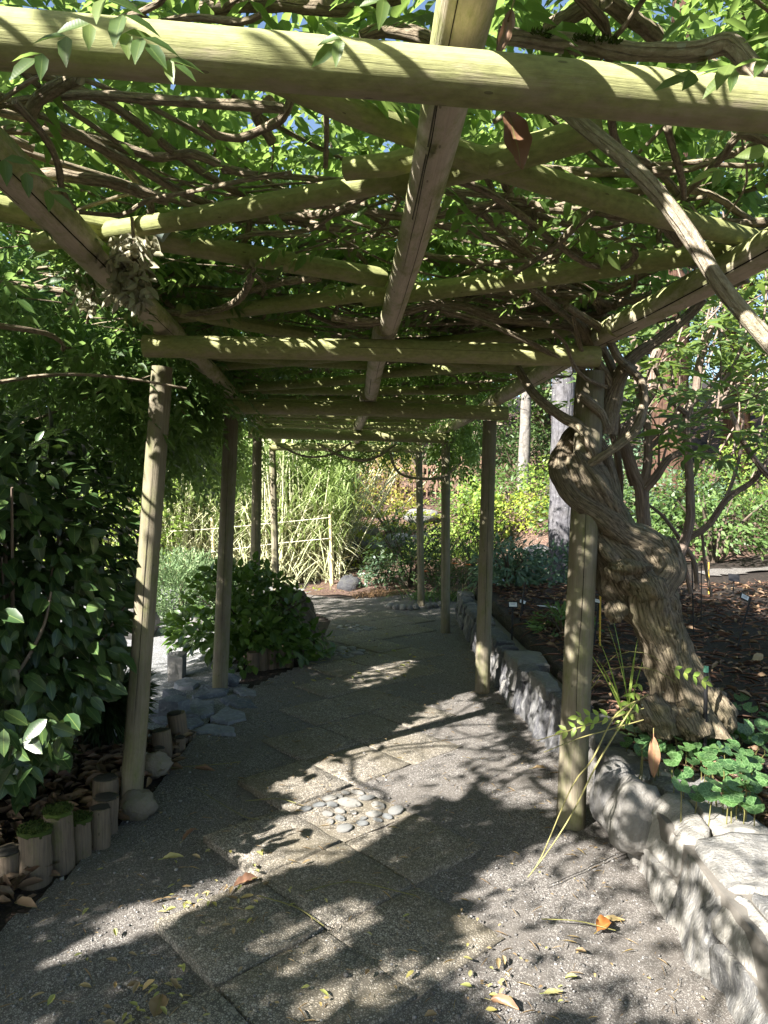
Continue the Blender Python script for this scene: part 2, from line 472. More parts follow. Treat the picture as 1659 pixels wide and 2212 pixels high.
def m_grains(name, matrix, stones, scale, bump=.9, mossc=(.07, .065, .02), moss=.35, big=None, gap=.25, coords='Object'):
    """aggregate or gravel: cells with a colour each, dark matrix between"""
    s = NT(name)
    c = s.n('TexCoord').outputs['Object']
    wv = s.n('TexNoise'); s.put(wv.inputs['Vector'], c); wv.inputs['Scale'].default_value = scale * .6
    wm = s.n('Mix', data_type='VECTOR'); wm.inputs[0].default_value = .006 * 60 / scale
    s.put(wm.inputs[4], c); s.put(wm.inputs[5], wv.outputs['Color'])
    c = wm.outputs[1]
    v = s.n('TexVoronoi'); s.put(v.inputs['Vector'], c); v.inputs['Scale'].default_value = scale
    e = s.n('TexVoronoi', feature='DISTANCE_TO_EDGE'); s.put(e.inputs['Vector'], c); e.inputs['Scale'].default_value = scale
    sp = s.n('SeparateColor'); s.put(sp.inputs[0], v.outputs['Color'])
    st = s.ramp(sp.outputs[0], [(i / (len(stones) - 1), q) for i, q in enumerate(stones)])
    big_n = s.noise(c, 2.2, 5, .6)
    thr = s.math('ADD', s.math('MULTIPLY', sp.outputs[1], gap), s.math('MULTIPLY', big_n, .1))
    f = s.math('GREATER_THAN', e.outputs['Distance'], s.math('SUBTRACT', thr, .03))
    fine = s.noise(c, scale * 3.5, 3, .7)
    mt = s.mix(fine, tuple(q * .5 for q in matrix), tuple(q * 1.5 for q in matrix))
    col = s.mix(f, mt, st)
    if moss:
        col = s.mix(s.math('MULTIPLY', s.val(big_n, .42, .66), moss), col, mossc)
    h = s.math('ADD', s.math('MULTIPLY', f, s.math('MINIMUM', e.outputs['Distance'], .35)), s.math('MULTIPLY', fine, .2))
    return s.done(col, .85, s.bump(h, bump, .6 / scale), .25)

def m_stone(name, cols, lich=(.5, .5, .46), la=.35, freq=6.0, bed=(1, 1, 1)):
    s = NT(name)
    c = s.n('TexCoord').outputs['Object']; rn = s.n('ObjectInfo').outputs['Random']
    ad = s.n('VectorMath', operation='ADD'); s.put(ad.inputs[0], c); s.put(ad.inputs[1], s.math('MULTIPLY', rn, 9.0))
    mp = s.n('Mapping'); s.put(mp.inputs[0], ad.outputs[0]); mp.inputs['Scale'].default_value = bed; c = mp.outputs[0]
    n1 = s.noise(c, freq, 7, .68); n2 = s.noise(c, freq * 5, 5, .7); n3 = s.noise(c, freq * .5, 3)
    tint = s.math('ADD', s.math('MULTIPLY', n1, .7), s.math('MULTIPLY', s.math('SUBTRACT', rn, .3), .42))
    col = s.ramp(tint, [(.25 + .5 * i / (len(cols) - 1), q) for i, q in enumerate(cols)])
    col = s.mix(s.math('MULTIPLY', s.val(n2, .5, .72), la), col, lich)
    col = s.mix(s.math('MULTIPLY', s.val(n3, .55, .75), .3), col, (.10, .10, .06))
    return s.done(col, .85, s.bump(s.math('ADD', n1, s.math('MULTIPLY', n2, .5)), .9, .03), .25)
def m_flat(name, c, rough=.7, var=.25, scale=20):
    s = NT(name)
    n = s.noise(s.n('TexCoord').outputs['Object'], scale, 4)
    rn = s.n('ObjectInfo').outputs['Random']; ri = s.n('NewGeometry').outputs['Random Per Island']
    k = s.math('FRACT', s.math('ADD', rn, ri))
    col = s.mix(n, tuple(q * (1 - var) for q in c), tuple(min(1, q * (1 + var)) for q in c))
    col = s.mix(s.math('MULTIPLY', k, var * 1.6), col, tuple(q * .45 for q in c))
    return s.done(col, rough, s.bump(n, .3, .004), .3)

M = {}
M['beam'] = m_wood('weathered_beam_wood', (.46, .39, .30), (.29, .235, .17), (.34, .35, .145), .92, .8)
M['purlin'] = m_wood('weathered_purlin_wood', (.60, .51, .42), (.42, .35, .28), (.30, .32, .12), .62, .8, .8)
M['batten'] = m_wood('mossy_batten_wood', (.42, .36, .25), (.25, .20, .13), (.28, .305, .11), .92, .7, .2)
M['post'] = m_wood('grey_green_post_wood', (.24, .21, .15), (.12, .10, .07), (.17, .18, .07), .26, .2, .9)
M['log'] = m_wood('log_stake_wood', (.20, .155, .11), (.08, .06, .045), (.12, .13, .04), .08, .4, .8)
M['endgrain'] = m_flat('dark_weathered_end_grain', (.05, .045, .035), .95, .5, 60)
M['moss'] = m_flat('green_moss', (.06, .088, .015), .95, .5, 90)
M['vbark'] = m_bark('old_wisteria_bark', (.035, .027, .018), (.32, .26, .18), (.17, .17, .08), .5, 70, 14, .35)
M['stem'] = m_bark('wisteria_stem_bark', (.12, .09, .062), (.42, .345, .25), (.24, .25, .12), .35, 70, 22, .5)
M['litstem'] = m_bark('sunlit_tone_lichened_bark', (.20, .16, .11), (.55, .48, .37), (.30, .30, .14), .4, 70, 25, .7)  # lichened stem bark with sunlight on the near branches painted in as paler tones
M['rbark'] = m_bark('rhododendron_bark', (.12, .085, .065), (.34, .26, .21), (.2, .19, .14), .3, 45, 4, .3)
M['greybark'] = m_bark('grey_fir_bark', (.04, .038, .042), (.15, .145, .155), (.15, .14, .12), .3, 16, 8, .6)
M['whitebark'] = m_bark('pale_birch_bark', (.08, .072, .065), (.24, .22, .20), (.3, .28, .2), .2, 8, 9, .3)
M['redbark'] = m_bark('red_redwood_bark', (.045, .025, .018), (.12, .065, .045), (.08, .065, .045), .2, 30, 2, 0)
M['darkbark'] = m_bark('brown_tree_bark', (.05, .04, .03), (.17, .13, .1), (.12, .12, .06), .3, 22, 4, .3)
M['paver'] = m_grains('brown_exposed_aggregate', (.11, .098, .082), [(.215, .185, .145), (.35, .31, .255), (.27, .24, .195), (.45, .41, .355)], 105, .9, (.145, .122, .08), .6)
M['gravel'] = m_grains('dark_fine_gravel', (.09, .08, .072), [(.165, .152, .14), (.28, .26, .236), (.21, .196, .18), (.38, .355, .325)], 150, .9, (.135, .12, .104), .6, gap=.3)
M['court'] = m_grains('pale_gravel', (.15, .15, .15), [(.22, .22, .23), (.34, .34, .34), (.28, .28, .29), (.45, .44, .42)], 70, 1.0, (.15, .15, .15), .2, gap=.25)
M['soil'] = m_grains('dark_bed_soil', (.022, .017, .014), [(.02, .015, .012), (.05, .036, .028), (.03, .023, .018), (.09, .06, .045)], 40, 1.0, (.015, .012, .01), .5)
M['mulch'] = m_grains('red_brown_mulch', (.08, .05, .04), [(.11, .065, .05), (.20, .12, .09), (.15, .09, .07), (.28, .2, .155)], 26, 1.0, (.10, .07, .04), .4)
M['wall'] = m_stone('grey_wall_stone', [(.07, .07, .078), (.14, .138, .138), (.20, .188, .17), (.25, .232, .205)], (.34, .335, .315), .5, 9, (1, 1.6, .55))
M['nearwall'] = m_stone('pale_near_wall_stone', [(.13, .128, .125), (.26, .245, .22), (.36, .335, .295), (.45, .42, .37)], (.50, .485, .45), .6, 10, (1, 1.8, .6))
M['cap'] = m_stone('dark_cap_stone', [(.07, .07, .075), (.13, .125, .12), (.2, .19, .17)], (.30, .30, .27), .4, 8)
M['mortar'] = m_flat('wall_mortar', (.16, .145, .125), .95, .4, 30)
M['flag'] = m_stone('blue_grey_flagstone', [(.10, .11, .13), (.20, .21, .235), (.30, .31, .335)], (.42, .43, .44), .45, 7)
M['pale'] = m_stone('pale_boulder_stone', [(.13, .125, .12), (.22, .21, .2), (.30, .285, .265)], (.40, .39, .36), .5, 6)
M['boulder'] = m_stone('mossy_boulder_stone', [(.13, .11, .09), (.22, .19, .15), (.30, .25, .2)], (.16, .17, .06), .5, 5)
M['darkrock'] = m_stone('dark_wet_rock', [(.02, .02, .025), (.04, .04, .045), (.07, .07, .075)], (.10, .11, .10), .4, 8)
M['pebble'] = m_stone('river_pebble', [(.30, .31, .31), (.44, .42, .38), (.55, .51, .45)], (.55, .53, .5), .25, 14)
M['wleaf'] = m_leaf('wisteria_leaf', [(.03, .06, .018), (.055, .10, .03), (.08, .13, .04), (.15, .20, .06)], (.25, .37, .085), .42, .46)
M['wdark'] = m_leaf('left_wisteria_leaf', [(.035, .08, .022), (.06, .12, .03), (.09, .15, .05)], (.24, .37, .10), .45, .4)
M['camleaf'] = m_leaf('camellia_leaf', [(.026, .056, .02), (.04, .078, .026), (.058, .10, .034)], (.07, .12, .02), .32, .14, .45)
M['salal'] = m_leaf('salal_leaf', [(.03, .065, .015), (.05, .095, .02), (.085, .14, .03)], (.14, .26, .03), .35, .3)
M['rholeaf'] = m_leaf('rhododendron_leaf', [(.06, .10, .04), (.085, .14, .05), (.12, .17, .06)], (.25, .36, .07), .35, .36)
M['ginger'] = m_leaf('wild_ginger_leaf', [(.028, .07, .026), (.045, .10, .035), (.075, .15, .045)], (.12, .25, .04), .32, .22, .5, True)
M['dry'] = m_leaf('dry_leaf', [(.30, .22, .12), (.24, .16, .09), (.36, .27, .16), (.40, .30, .12)], (.3, .2, .08), .6, .2)
M['ydry'] = m_leaf('yellow_fallen_leaf', [(.42, .36, .10), (.36, .33, .15), (.30, .33, .10), (.45, .38, .20)], (.4, .35, .08), .6, .2)
M['brown'] = m_leaf('brown_magnolia_leaf', [(.22, .12, .075), (.26, .15, .09), (.19, .12, .085)], (.22, .11, .06), .45, .12)
M['orange'] = m_leaf('orange_magnolia_leaf', [(.30, .12, .035), (.34, .14, .04)], (.3, .11, .02), .25, .12, .6)
M['litter'] = m_leaf('leaf_litter', [(.10, .065, .04), (.17, .11, .07), (.26, .18, .11), (.15, .08, .055)], (.1, .06, .03), .7, .1)
M['bark_strip'] = m_flat('bark_mulch_strip', (.22, .12, .08), .85, .6, 30)
M['withered'] = m_leaf('withered_leaf', [(.32, .31, .24), (.42, .40, .31), (.24, .24, .17)], (.35, .32, .2), .6, .25)
M['reedgreen'] = m_leaf('reed_blade', [(.17, .25, .09), (.27, .36, .14), (.38, .45, .22)], (.40, .50, .18), .45, .35)
M['reedtan'] = m_leaf('dry_reed', [(.52, .51, .34), (.60, .59, .42), (.44, .47, .28), (.42, .50, .27)], (.5, .42, .2), .6, .2)
M['cane'] = m_flat('reed_cane', (.50, .49, .31), .6, .3, 8)
M['maple'] = m_leaf('yellow_green_maple_leaf', [(.20, .27, .04), (.27, .33, .05), (.34, .36, .07)], (.45, .5, .06), .5, .4)
M['omaple'] = m_leaf('orange_maple_leaf', [(.32, .31, .08), (.36, .28, .08), (.28, .34, .08)], (.48, .46, .1), .5, .4)
M['bright'] = m_leaf('bright_shrub_leaf', [(.13, .22, .04), (.2, .29, .06), (.27, .34, .08)], (.35, .48, .07), .45, .35)
M['mid'] = m_leaf('mid_green_leaf', [(.05, .10, .03), (.08, .14, .04), (.12, .18, .06)], (.16, .27, .05), .45, .3)
M['bluish'] = m_leaf('blue_green_leaf', [(.06, .11, .07), (.09, .15, .10), (.14, .20, .13)], (.14, .24, .1), .4, .25)
M['dark'] = m_leaf('dark_green_leaf', [(.02, .045, .015), (.035, .065, .02), (.05, .085, .03)], (.07, .13, .025), .5, .25)
M['juniper'] = m_leaf('juniper_sprig', [(.10, .17, .08), (.15, .23, .11), (.22, .29, .15)], (.2, .3, .12), .55, .2)
M['flower'] = m_flat('orange_flower', (.75, .16, .02), .5, .2)
M['grassbrown'] = m_leaf('brown_sedge', [(.26, .15, .08), (.34, .21, .12), (.2, .12, .07)], (.35, .22, .12), .6, .2)
M['timber'] = m_flat('red_cedar_timber', (.25, .155, .105), .75, .35, 12)
M['bamboo'] = m_flat('bamboo_pole', (.50, .42, .24), .55, .25, 10)
M['rope'] = m_flat('white_rope', (.6, .56, .44), .8, .15, 60)
M['black'] = m_flat('black_plastic', (.02, .02, .022), .45, .2)
M['card'] = m_flat('white_label_card', (.72, .74, .76), .5, .1)
M['ink'] = m_flat('grey_print', (.25, .26, .3), .6, .1)
M['yellow'] = m_flat('yellow_stake', (.62, .40, .06), .6, .15)
M['tip'] = m_flat('green_plastic_tip', (.18, .45, .30), .5, .1)
M['hose'] = m_flat('grey_white_hose', (.55, .55, .53), .5, .15)
M['strap'] = m_flat('grey_green_tape', (.33, .40, .35), .5, .15)
M['shoot'] = m_flat('yellow_green_shoot', (.27, .24, .09), .6, .25)
M['stalk'] = m_flat('leaf_stalk', (.16, .15, .05), .6, .3)
M['shootleaf'] = m_leaf('young_shoot_leaf', [(.16, .26, .05), (.22, .32, .06), (.28, .34, .08)], (.35, .45, .07), .45, .35)

# ------------------------------------------------------------------ terrain
def smooth(a, b, x):
    t = np.clip((x - a) / (b - a), 0, 1); return t * t * (3 - 2 * t)
def height(x, y):
    x = np.asarray(x, float); y = np.asarray(y, float)
    wallx = 1.13 - .02 * np.clip(y - 3, 0, 7)
    near = 1 - smooth(3.1, 3.4, y)
    bed = smooth(wallx + .10 + .20 * near, wallx + .20 + .26 * near, x) * (1 - smooth(9.0, 9.6, y) * (1 - smooth(2.0, 3.2, x))) * (.34 + .035 * np.clip(x - 1.2, 0, 6) + .02 * np.clip(y - 3, 0, 8))
    slope = smooth(-1.8, .6, x + .0 * y) * np.clip(y - 11.3, 0, 14) * .19 * smooth(11.0, 13.0, y)
    far = np.clip(y - 16.5, 0, 40) * .16 + np.clip(np.abs(x) - 9, 0, 40) * .10
    left = -.10 * (1 - smooth(-2.1, -1.5, x)) * smooth(4.3, 5.2, y) * (1 - smooth(10, 11, y))
    n = .02 * np.sin(x * 3.1 + y * 1.7) + .015 * np.sin(x * 7.3 - y * 5.1)
    return bed + slope * .9 + far + left + n * (smooth(1.2, 1.5, x) + smooth(11, 12, y)) * .8 - .012
def hz(x, y): return float(height(x, y))
def sheet(name, mat, xs, ys, dz=0.0, rough=0.0, inside=None, parent=None, smoothshade=True):
    X, Y = np.meshgrid(xs, ys, indexing='ij')
    Z = height(X, Y) + (dz(X, Y) if callable(dz) else dz)
    if rough: Z = Z + rough * (np.sin(X * 37 + 3 * np.sin(Y * 21)) * np.sin(Y * 41 + 2 * np.sin(X * 17)) + .6 * np.sin(X * 83 + Y * 71))
    n, m = X.shape
    i, j = np.meshgrid(np.arange(n - 1), np.arange(m - 1), indexing='ij'); a = (i * m + j).ravel()
    F = np.stack((a, a + m, a + m + 1, a + 1), 1)
    V = np.stack((X, Y, Z), -1).reshape(-1, 3)
    if inside is not None:
        c = V[F].mean(1); F = F[inside(c[:, 0], c[:, 1])]
        used = np.unique(F); mp = np.full(len(V), -1); mp[used] = np.arange(len(used)); V = V[used]; F = mp[F]
    o = obj(name, mesh_np(name, V, [F], mat, None, smoothshade), parent)
    o['kind'] = 'structure'
    return o
def axis(*seg): return np.unique(np.concatenate([np.arange(a, b + s * .5, s) for a, b, s in seg]).round(4))
XS = axis((-120, -12, 6), (-12, -3, .5), (-3, 1, .1), (1, 1.3, .02), (1.3, 5, .1), (5, 12, .5), (12, 120, 6))
YS = axis((-60, -3, 3), (-3, 12, .1), (12, 24, .3), (24, 140, 6))
sheet('ground', M['soil'], XS, YS, 0, .004)
tag(C.objects['ground'], 'dark soil ground under the garden')
def wall_x(y):
    return np.interp(y, [-3, 2.1, 3.4, 4.4, 5.2, 7.0, 9.5], [1.03, 1.06, 1.09, 1.06, .97, .93, .94])
path_in = lambda x, y: (x < np.where(y < 9.2, wall_x(y) + .05, 2.4)) & (x > np.interp(y, [-3, 2, 3, 3.9, 4.6, 5.6, 6.6, 8.8, 10.4], [-1.5, -1.45, -1.28, -1.2, -1.18, -1.1, -.72, -.62, -1.3])) & (y < 11.0 + .3 * np.sin(x * 3))
def path_z(x, y): return .010 + .016 * np.clip(smooth(-.35, .15, x) + smooth(3.9, 4.6, y), 0, 1)
sheet('path', M['gravel'], axis((-3, 3, .04)), axis((-3, 11.6, .04)), lambda x, y: path_z(x, y), .004, path_in)
path = C.objects['path']; tag(path, 'dark gravel garden path under the pergola')
sheet('gravel_court', M['court'], axis((-9, -1.0, .1)), axis((4.2, 12, .1)), .006, .003, lambda x, y: (x < -1.25 - .15 * np.sin(y * 2)) & (y > 4.7 + .25 * (x + 1.2)) & (y < 12 - .2 * np.sin(x)))
tag(C.objects['gravel_court'], 'sunlit pale gravel court left of the pergola')
sheet('hillside', M['mulch'], axis((-2.5, 30, .2)), axis((11.2, 30, .2)), .012, .012, lambda x, y: (x > -1.1 + .3 * np.sin(y * 2)) & (y > 11.3 + .3 * np.sin(x * 2.3)))
tag(C.objects['hillside'], 'red brown mulched slope behind the pergola')
sheet('topsoil', M['mulch'], axis((1.36, 2.6, .05)), axis((.4, 3.25, .05)), .012, .006, lambda x, y: (x < 2.3 - .5 * smooth(2.2, 3.2, y)) & (y < 3.1 + .1 * np.sin(x * 9)))
tag(C.objects['topsoil'], 'fine red brown topsoil behind the near wall')
sheet('side_path', M['gravel'], axis((2.5, 9, .1)), axis((8.0, 11.4, .1)), .02, .003, lambda x, y: (np.abs(y - 9.6 - .25 * (x - 4) + .1 * np.sin(x)) < .2) & (x > 4.4))
tag(C.objects['side_path'], 'pale gravel side path beyond the planted bed')

# ------------------------------------------------------------------ pavers and pebble panels (children of the path)
E1 = np.array((.731, .682)); E2 = np.array((-.682, .731)); SQ = .457
def plan(a, b): return E1 * a + E2 * b
pv = []
for i in range(-4, 13):
    b0 = 1.975 + SQ * i; a0 = 1.14 + .455 * i
    for k in range(0, 3 if i % 3 != 1 else 2):
        pv.append((i, k, a0 + SQ * k, b0))
PEB = {(1, 1), (7, 0), (9, 0)}
cells = []
for (i, k, a0, b0) in pv:
    c = plan(a0 + SQ / 2, b0 + SQ / 2)
    if c[0] > wall_x(c[1]) - .32 or c[1] > 9.4: continue
    cells.append((i, k, a0, b0))
pebble_me = []
for q in range(6):
    V, F = blob((0, 0, 0), (1, 1, 1), 40 + q, .18, 10, 6); pebble_me.append(mesh_np('pebble', V, F, M['pebble']))
npeb = 0
for (i, k, a0, b0) in cells:
    g = .006
    if (i, k) in PEB:
        # the bed of the pebble panel: pale grit
        P = [plan(a0 + g, b0 + g), plan(a0 + SQ - g, b0 + g), plan(a0 + SQ - g, b0 + SQ - g), plan(a0 + g, b0 + SQ - g)]
        V, F = rock(P, -.03, .019, i * 3 + k, .002, .0, 3, 9, .02)
        obj('pebble_panel', mesh_np('pebble_panel', V, F, M['paver'], None, False), path)
        pts = []
        tries = 0
        while len(pts) < 22 and tries < 4000:
            tries += 1
            ua, ub = rnd.uniform(.06, SQ - .05), rnd.uniform(.05, SQ - .05); r = rnd.choice((.022, .03, .034, .04, .05)) * rnd.uniform(.85, 1.1)
            if all(math.hypot(ua - p[0], ub - p[1]) > (r + p[2]) * 1.02 for p in pts): pts.append((ua, ub, r))
        for (ua, ub, r) in pts:
            c = plan(a0 + ua, b0 + ub)
            Mx = Matrix.Translation((c[0], c[1], .024)) @ Matrix.Rotation(rnd.uniform(0, 6.3), 4, 'Z') @ Matrix.Diagonal((r * rnd.uniform(1.05, 1.35), r * rnd.uniform(.68, .9), r * .34, 1))
            obj('pebble', rnd.choice(pebble_me), path, Mx); npeb += 1
        continue
    j = [rnd.uniform(-.006, .006) for _ in range(8)]
    P = [plan(a0 + g + j[0], b0 + g + j[1]), plan(a0 + SQ - g + j[2], b0 + g + j[3]), plan(a0 + SQ - g + j[4], b0 + SQ - g + j[5]), plan(a0 + g + j[6], b0 + SQ - g + j[7])]
    V, F = rock(P, -.05, (.034 if (k == 0 and i < 3) else .024) + rnd.uniform(-.004, .004), i * 5 + k, .007, .0, 3, 11, .035)
    obj('paver', mesh_np('paver', V, F, M['paver'], None, True), path)
# loose grit lying on the gravel
def grit(name, n, region, mats, smin, smax, lab):
    A = Acc(); V0, F0 = blob((0, 0, 0), (1, 1, .7), 3, .35, 5, 3)
    P = region(n); 
    s = RS.uniform(smin, smax, len(P)) * np.where(RS.rand(len(P)) < .06, 1.9, 1)
    a = RS.uniform(0, 6.3, len(P)); ca, sa = np.cos(a), np.sin(a)
    V = V0[None] * s[:, None, None] * RS.uniform(.7, 1.3, (len(P), 1, 3))
    X = V[..., 0] * ca[:, None] - V[..., 1] * sa[:, None]; Yv = V[..., 0] * sa[:, None] + V[..., 1] * ca[:, None]
    V = np.stack((X, Yv, V[..., 2]), -1) + P[:, None]
    F = (F0[0][None] + (np.arange(len(P)) * len(V0))[:, None, None]).reshape(-1, 4)
    o = obj(name, mesh_np(name, V.reshape(-1, 3), [F], mats)); tag(o, lab, 'gravel', kind='stuff')
    return o
def reg_path(n):
    y = 1.7 + 8 * RS.rand(n) ** 1.9; x = RS.uniform(-1.5, 1.1, n)
    k = path_in(x, y)
    e1 = x * E1[0] + y * E1[1]; e2 = x * E2[0] + y * E2[1]
    on = np.zeros(n, bool)
    for (i, kk, a0, b0) in cells: on |= (e1 > a0) & (e1 < a0 + SQ) & (e2 > b0) & (e2 < b0 + SQ)
    z = np.where(on, .036, height(x, y) + path_z(x, y) + .001)
    k &= ~on | (RS.rand(n) < .10)
    return np.column_stack((x, y, z))[k]
s = NT('grit_stone'); r_ = s.n('NewGeometry').outputs['Random Per Island']
M['grit'] = s.done(s.ramp(r_, [(0, (.08, .076, .072)), (.5, (.15, .143, .137)), (.85, (.22, .21, .2)), (1, (.32, .305, .285))]), .8)
grit('loose_gravel', 11000, reg_path, M['grit'], .0025, .0052, 'small loose stones scattered over the gravel path')

# ------------------------------------------------------------------ pergola
PG = thing('pergola', (0, 3.6, 0), 'weathered round-pole timber pergola over the garden path', 'pergola')
ZB, RB = 2.262, .063           # cross beams: axis height and radius
ZP, RP = ZB + RB + .052, .052  # purlins lie on the beams
ZT, RTn = ZP + .052 + .036, .036   # battens lie on the purlins
def log(name, mat, P, R, seed, n=24, step=.08, rough=.018, **k):
    return tube_obj(name, mat, PG, P, R, n=n, step=step, rough=rough, rfreq=3.5, seed=seed, **k)
M['crack'] = m_flat('dark_wood_crack', (.025, .02, .015), .95, .2)
def crack(owner, pts, r, ang, f0, f1, w, seed):
    Q = crom(np.array(pts, float), .04); L = np.concatenate(([0], np.cumsum(np.linalg.norm(np.diff(Q, axis=0), axis=1)))); L /= L[-1]
    T = unit(Q[-1] - Q[0]); a = np.array((0, 0, 1.0)) if abs(T[2]) < .9 else np.array((0, -1.0, 0))
    N = unit(a - T * (a @ T)); B = np.cross(T, N); V = []; k = 40
    for i in range(k + 1):
        f = f0 + (f1 - f0) * i / k; th = ang + .16 * mnoise.noise(Vector((f * 4, seed, 0))) + .04 * mnoise.noise(Vector((f * 30, seed, 5)))
        ww = w / r * (.15 + .85 * math.sin(math.pi * i / k) ** .7) * (.6 + .6 * abs(mnoise.noise(Vector((f * 25, seed, 9)))))
        c = np.array([np.interp(f, L, Q[:, d]) for d in range(3)])
        for s_ in (-1, 0, 1): V.append(c + (N * math.cos(th + s_ * ww) + B * math.sin(th + s_ * ww)) * (r * (1.03 if s_ else 1.012)))
    F = [(i * 3 + j, i * 3 + j + 1, i * 3 + j + 4, i * 3 + j + 3) for i in range(k) for j in (0, 1)]
    obj('crack', mesh_np('crack', V, [F], M['crack']), owner)
beams = [(1.06, -.95, 1.32, .128), (3.30, -1.12, 1.2, .02), (5.55, -1.26, .98, .035), (7.95, -1.50, .86, .04), (10.3, -1.68, .55, .0)]
ends = [(-0.62 - .5, .98, .95, 1.22), (-1.115, 3.28, .99, 3.335), (-1.25, 5.50, .965, 5.66), (-1.53, 7.95, .80, 8.25), (-1.66, 10.25, .53, 10.25), (-1.0, -1.35, 1.3, -1.2)]
for q, (x0, y0, x1, y1) in enumerate(ends):
    rb = (.040, .05, .058, .06, .055, .05)[q]; zb = (2.245, ZB, ZB, ZB, ZB, ZB)[q]
    o = log('beam', M['beam'], [(x0, y0, zb), ((x0 + x1) / 2, (y0 + y1) / 2, zb + .006), (x1, y1, zb)], [rb * 1.02, rb, rb * .97], 3 + q)
    if q < 2: crack(o, [(x0, y0, zb), ((x0 + x1) / 2, (y0 + y1) / 2, zb + .006), (x1, y1, zb)], rb, -2.1, .15, .5, .0011, q)
def post(bx, by, tx, ty, Y, seed, r=.068, zt=ZB - RB + .006):
    a = at(bx, by, Y); b = at(tx, ty, Y)
    d = (b - a) / (b[2] - a[2])
    p0 = a + d * (-.08 - a[2]); p1 = a + d * (zt - a[2])
    # the foot of the post stays where it stands, the head carries the beam
    o = log('post', M['post'], [p0, (p0 + p1) / 2, p1], [r * 1.04, r, r * .96], seed, step=.12, rough=.03)
    crack(o, [p0, (p0 + p1) / 2, p1], r, rnd.uniform(-.5, .6), rnd.uniform(.1, .3), rnd.uniform(.6, .95), .0022, seed)
    return o
post(285, 1700, 352, 775, 3.30 + .2, 21, .052); post(475, 1480, 500, 890, 5.70, 22, .060)
post(549, 1372, 556, 955, 8.0, 23, .055); post(598, 1318, 588, 980, 10.2, 24, .05)
post(1234, 1745, 1277, 800, 3.42, 25, .067); post(1042, 1475, 1058, 908, 5.72, 26, .058)
post(962, 1370, 963, 958, 8.2, 27, .053); post(910, 1316, 905, 980, 10.15, 28, .05)
log('post', M['post'], [(-1.15, -1.3, -.05), (-1.15, -1.3, ZB - .05)], [.07, .07], 31)
log('post', M['post'], [(1.12, -1.2, -.05), (1.12, -1.2, ZB - .05)], [.07, .07], 32)
def pz(x, y, z): p = gz(x, y, z); return p
def pur(pts, seed, r=RP):
    P = [np.array((x, y, ZP)) for x, y in pts]
    o = log('purlin', M['purlin'], P, [r] * len(P), seed, step=.15)
    for ang, f0, f1, w in {45: [(2.35, .08, .98, .003)], 49: [(-2.2, .45, .98, .0035)], 41: [(-2.75, .5, .8, .0014), (2.9, .7, .95, .0014)], 42: [(3.0, .1, .5, .0014)]}.get(seed, []): crack(o, P, r, ang, f0, f1, w, seed)
pur([(.22, -2.4), (.115, 1.12), (.10, 1.6), (.07, 2.25), (-.01, 3.55)], 41, .047)
pur([(-.012, 3.28), (-.07, 4.4), (-.13, 5.9)], 42); pur([(-.15, 5.5), (-.22, 7.0), (-.32, 8.3)], 43); pur([(-.30, 7.9), (-.42, 10.6)], 44)
pur([(-.898, .93), (-.905, 1.2), (-.93, 1.8), (-1.0, 2.6), (-1.06, 3.55)], 45, .055)
pur([(-1.05, 3.1), (-1.12, 4.4), (-1.24, 5.8)], 46); pur([(-1.22, 5.3), (-1.33, 6.8), (-1.45, 8.2)], 47); pur([(-1.42, 7.7), (-1.60, 10.6)], 48)
pur([(1.32, -2.0), (1.22, 1.2), (1.17, 2.1), (1.10, 2.8), (1.01, 3.5)], 49, .055)
pur([(1.03, 3.2), (.98, 4.4), (.87, 5.9)], 50); pur([(.89, 5.5), (.82, 7.0), (.72, 8.4)], 51); pur([(.74, 8.0), (.50, 10.5)], 52)
bt = [((-1.24, 2.52), (.09, 1.96)), ((.02, 2.0), (.50, 1.72)), ((-1.36, 2.52 - .35), (-.02, 2.93)), ((.14, 1.80), (1.30, 2.44)), ((-.10, 3.18), (1.34, 2.42)),
      ((-1.34, 3.70), (.02, 3.09)), ((-1.0, 3.42), (-.42, 3.93)), ((-.30, 1.46), (.12, 1.80)), ((-.12, 1.94), (.12, 1.86)),
      ((-.06, 4.24), (1.12, 3.56)), ((-1.32, 5.95), (-.10, 5.40)), ((-1.3, 4.5), (-.05, 4.9)), ((-.08, 5.1), (1.05, 4.5)), ((-.1, 4.3), (1.08, 5.0)),
      ((-1.1, -.5), (.2, .1)), ((-1.1, -.9), (.2, -.3)),
      ((-1.35, 5.0), (-.1, 4.45))]
for r_y in np.arange(6.1, 10.3, .42):
    sx = -.075 * (r_y - 3)
    bt.append(((-1.30 + sx * .6, r_y + rnd.uniform(-.1, .1)), (1.05 + sx * 1.2, r_y + rnd.uniform(-.2, .2))))
for q, (a, b) in enumerate(bt):
    dz = .006 * (q % 3)
    log('batten', M['batten'], [(*a, ZT + dz), ((a[0] + b[0]) / 2, (a[1] + b[1]) / 2, ZT + dz - .004), (*b, ZT + dz + .01)], [RTn * rnd.uniform(.85, 1.1)] * 3, 60 + q, n=14, step=.15)
# the tape round one batten
c = at(355, 492, 2.43)
tube_obj('tape', M['strap'], PG, [c - np.array((.012, 0, -.005)), c + np.array((.012, .006, -.01))], .043, n=14)

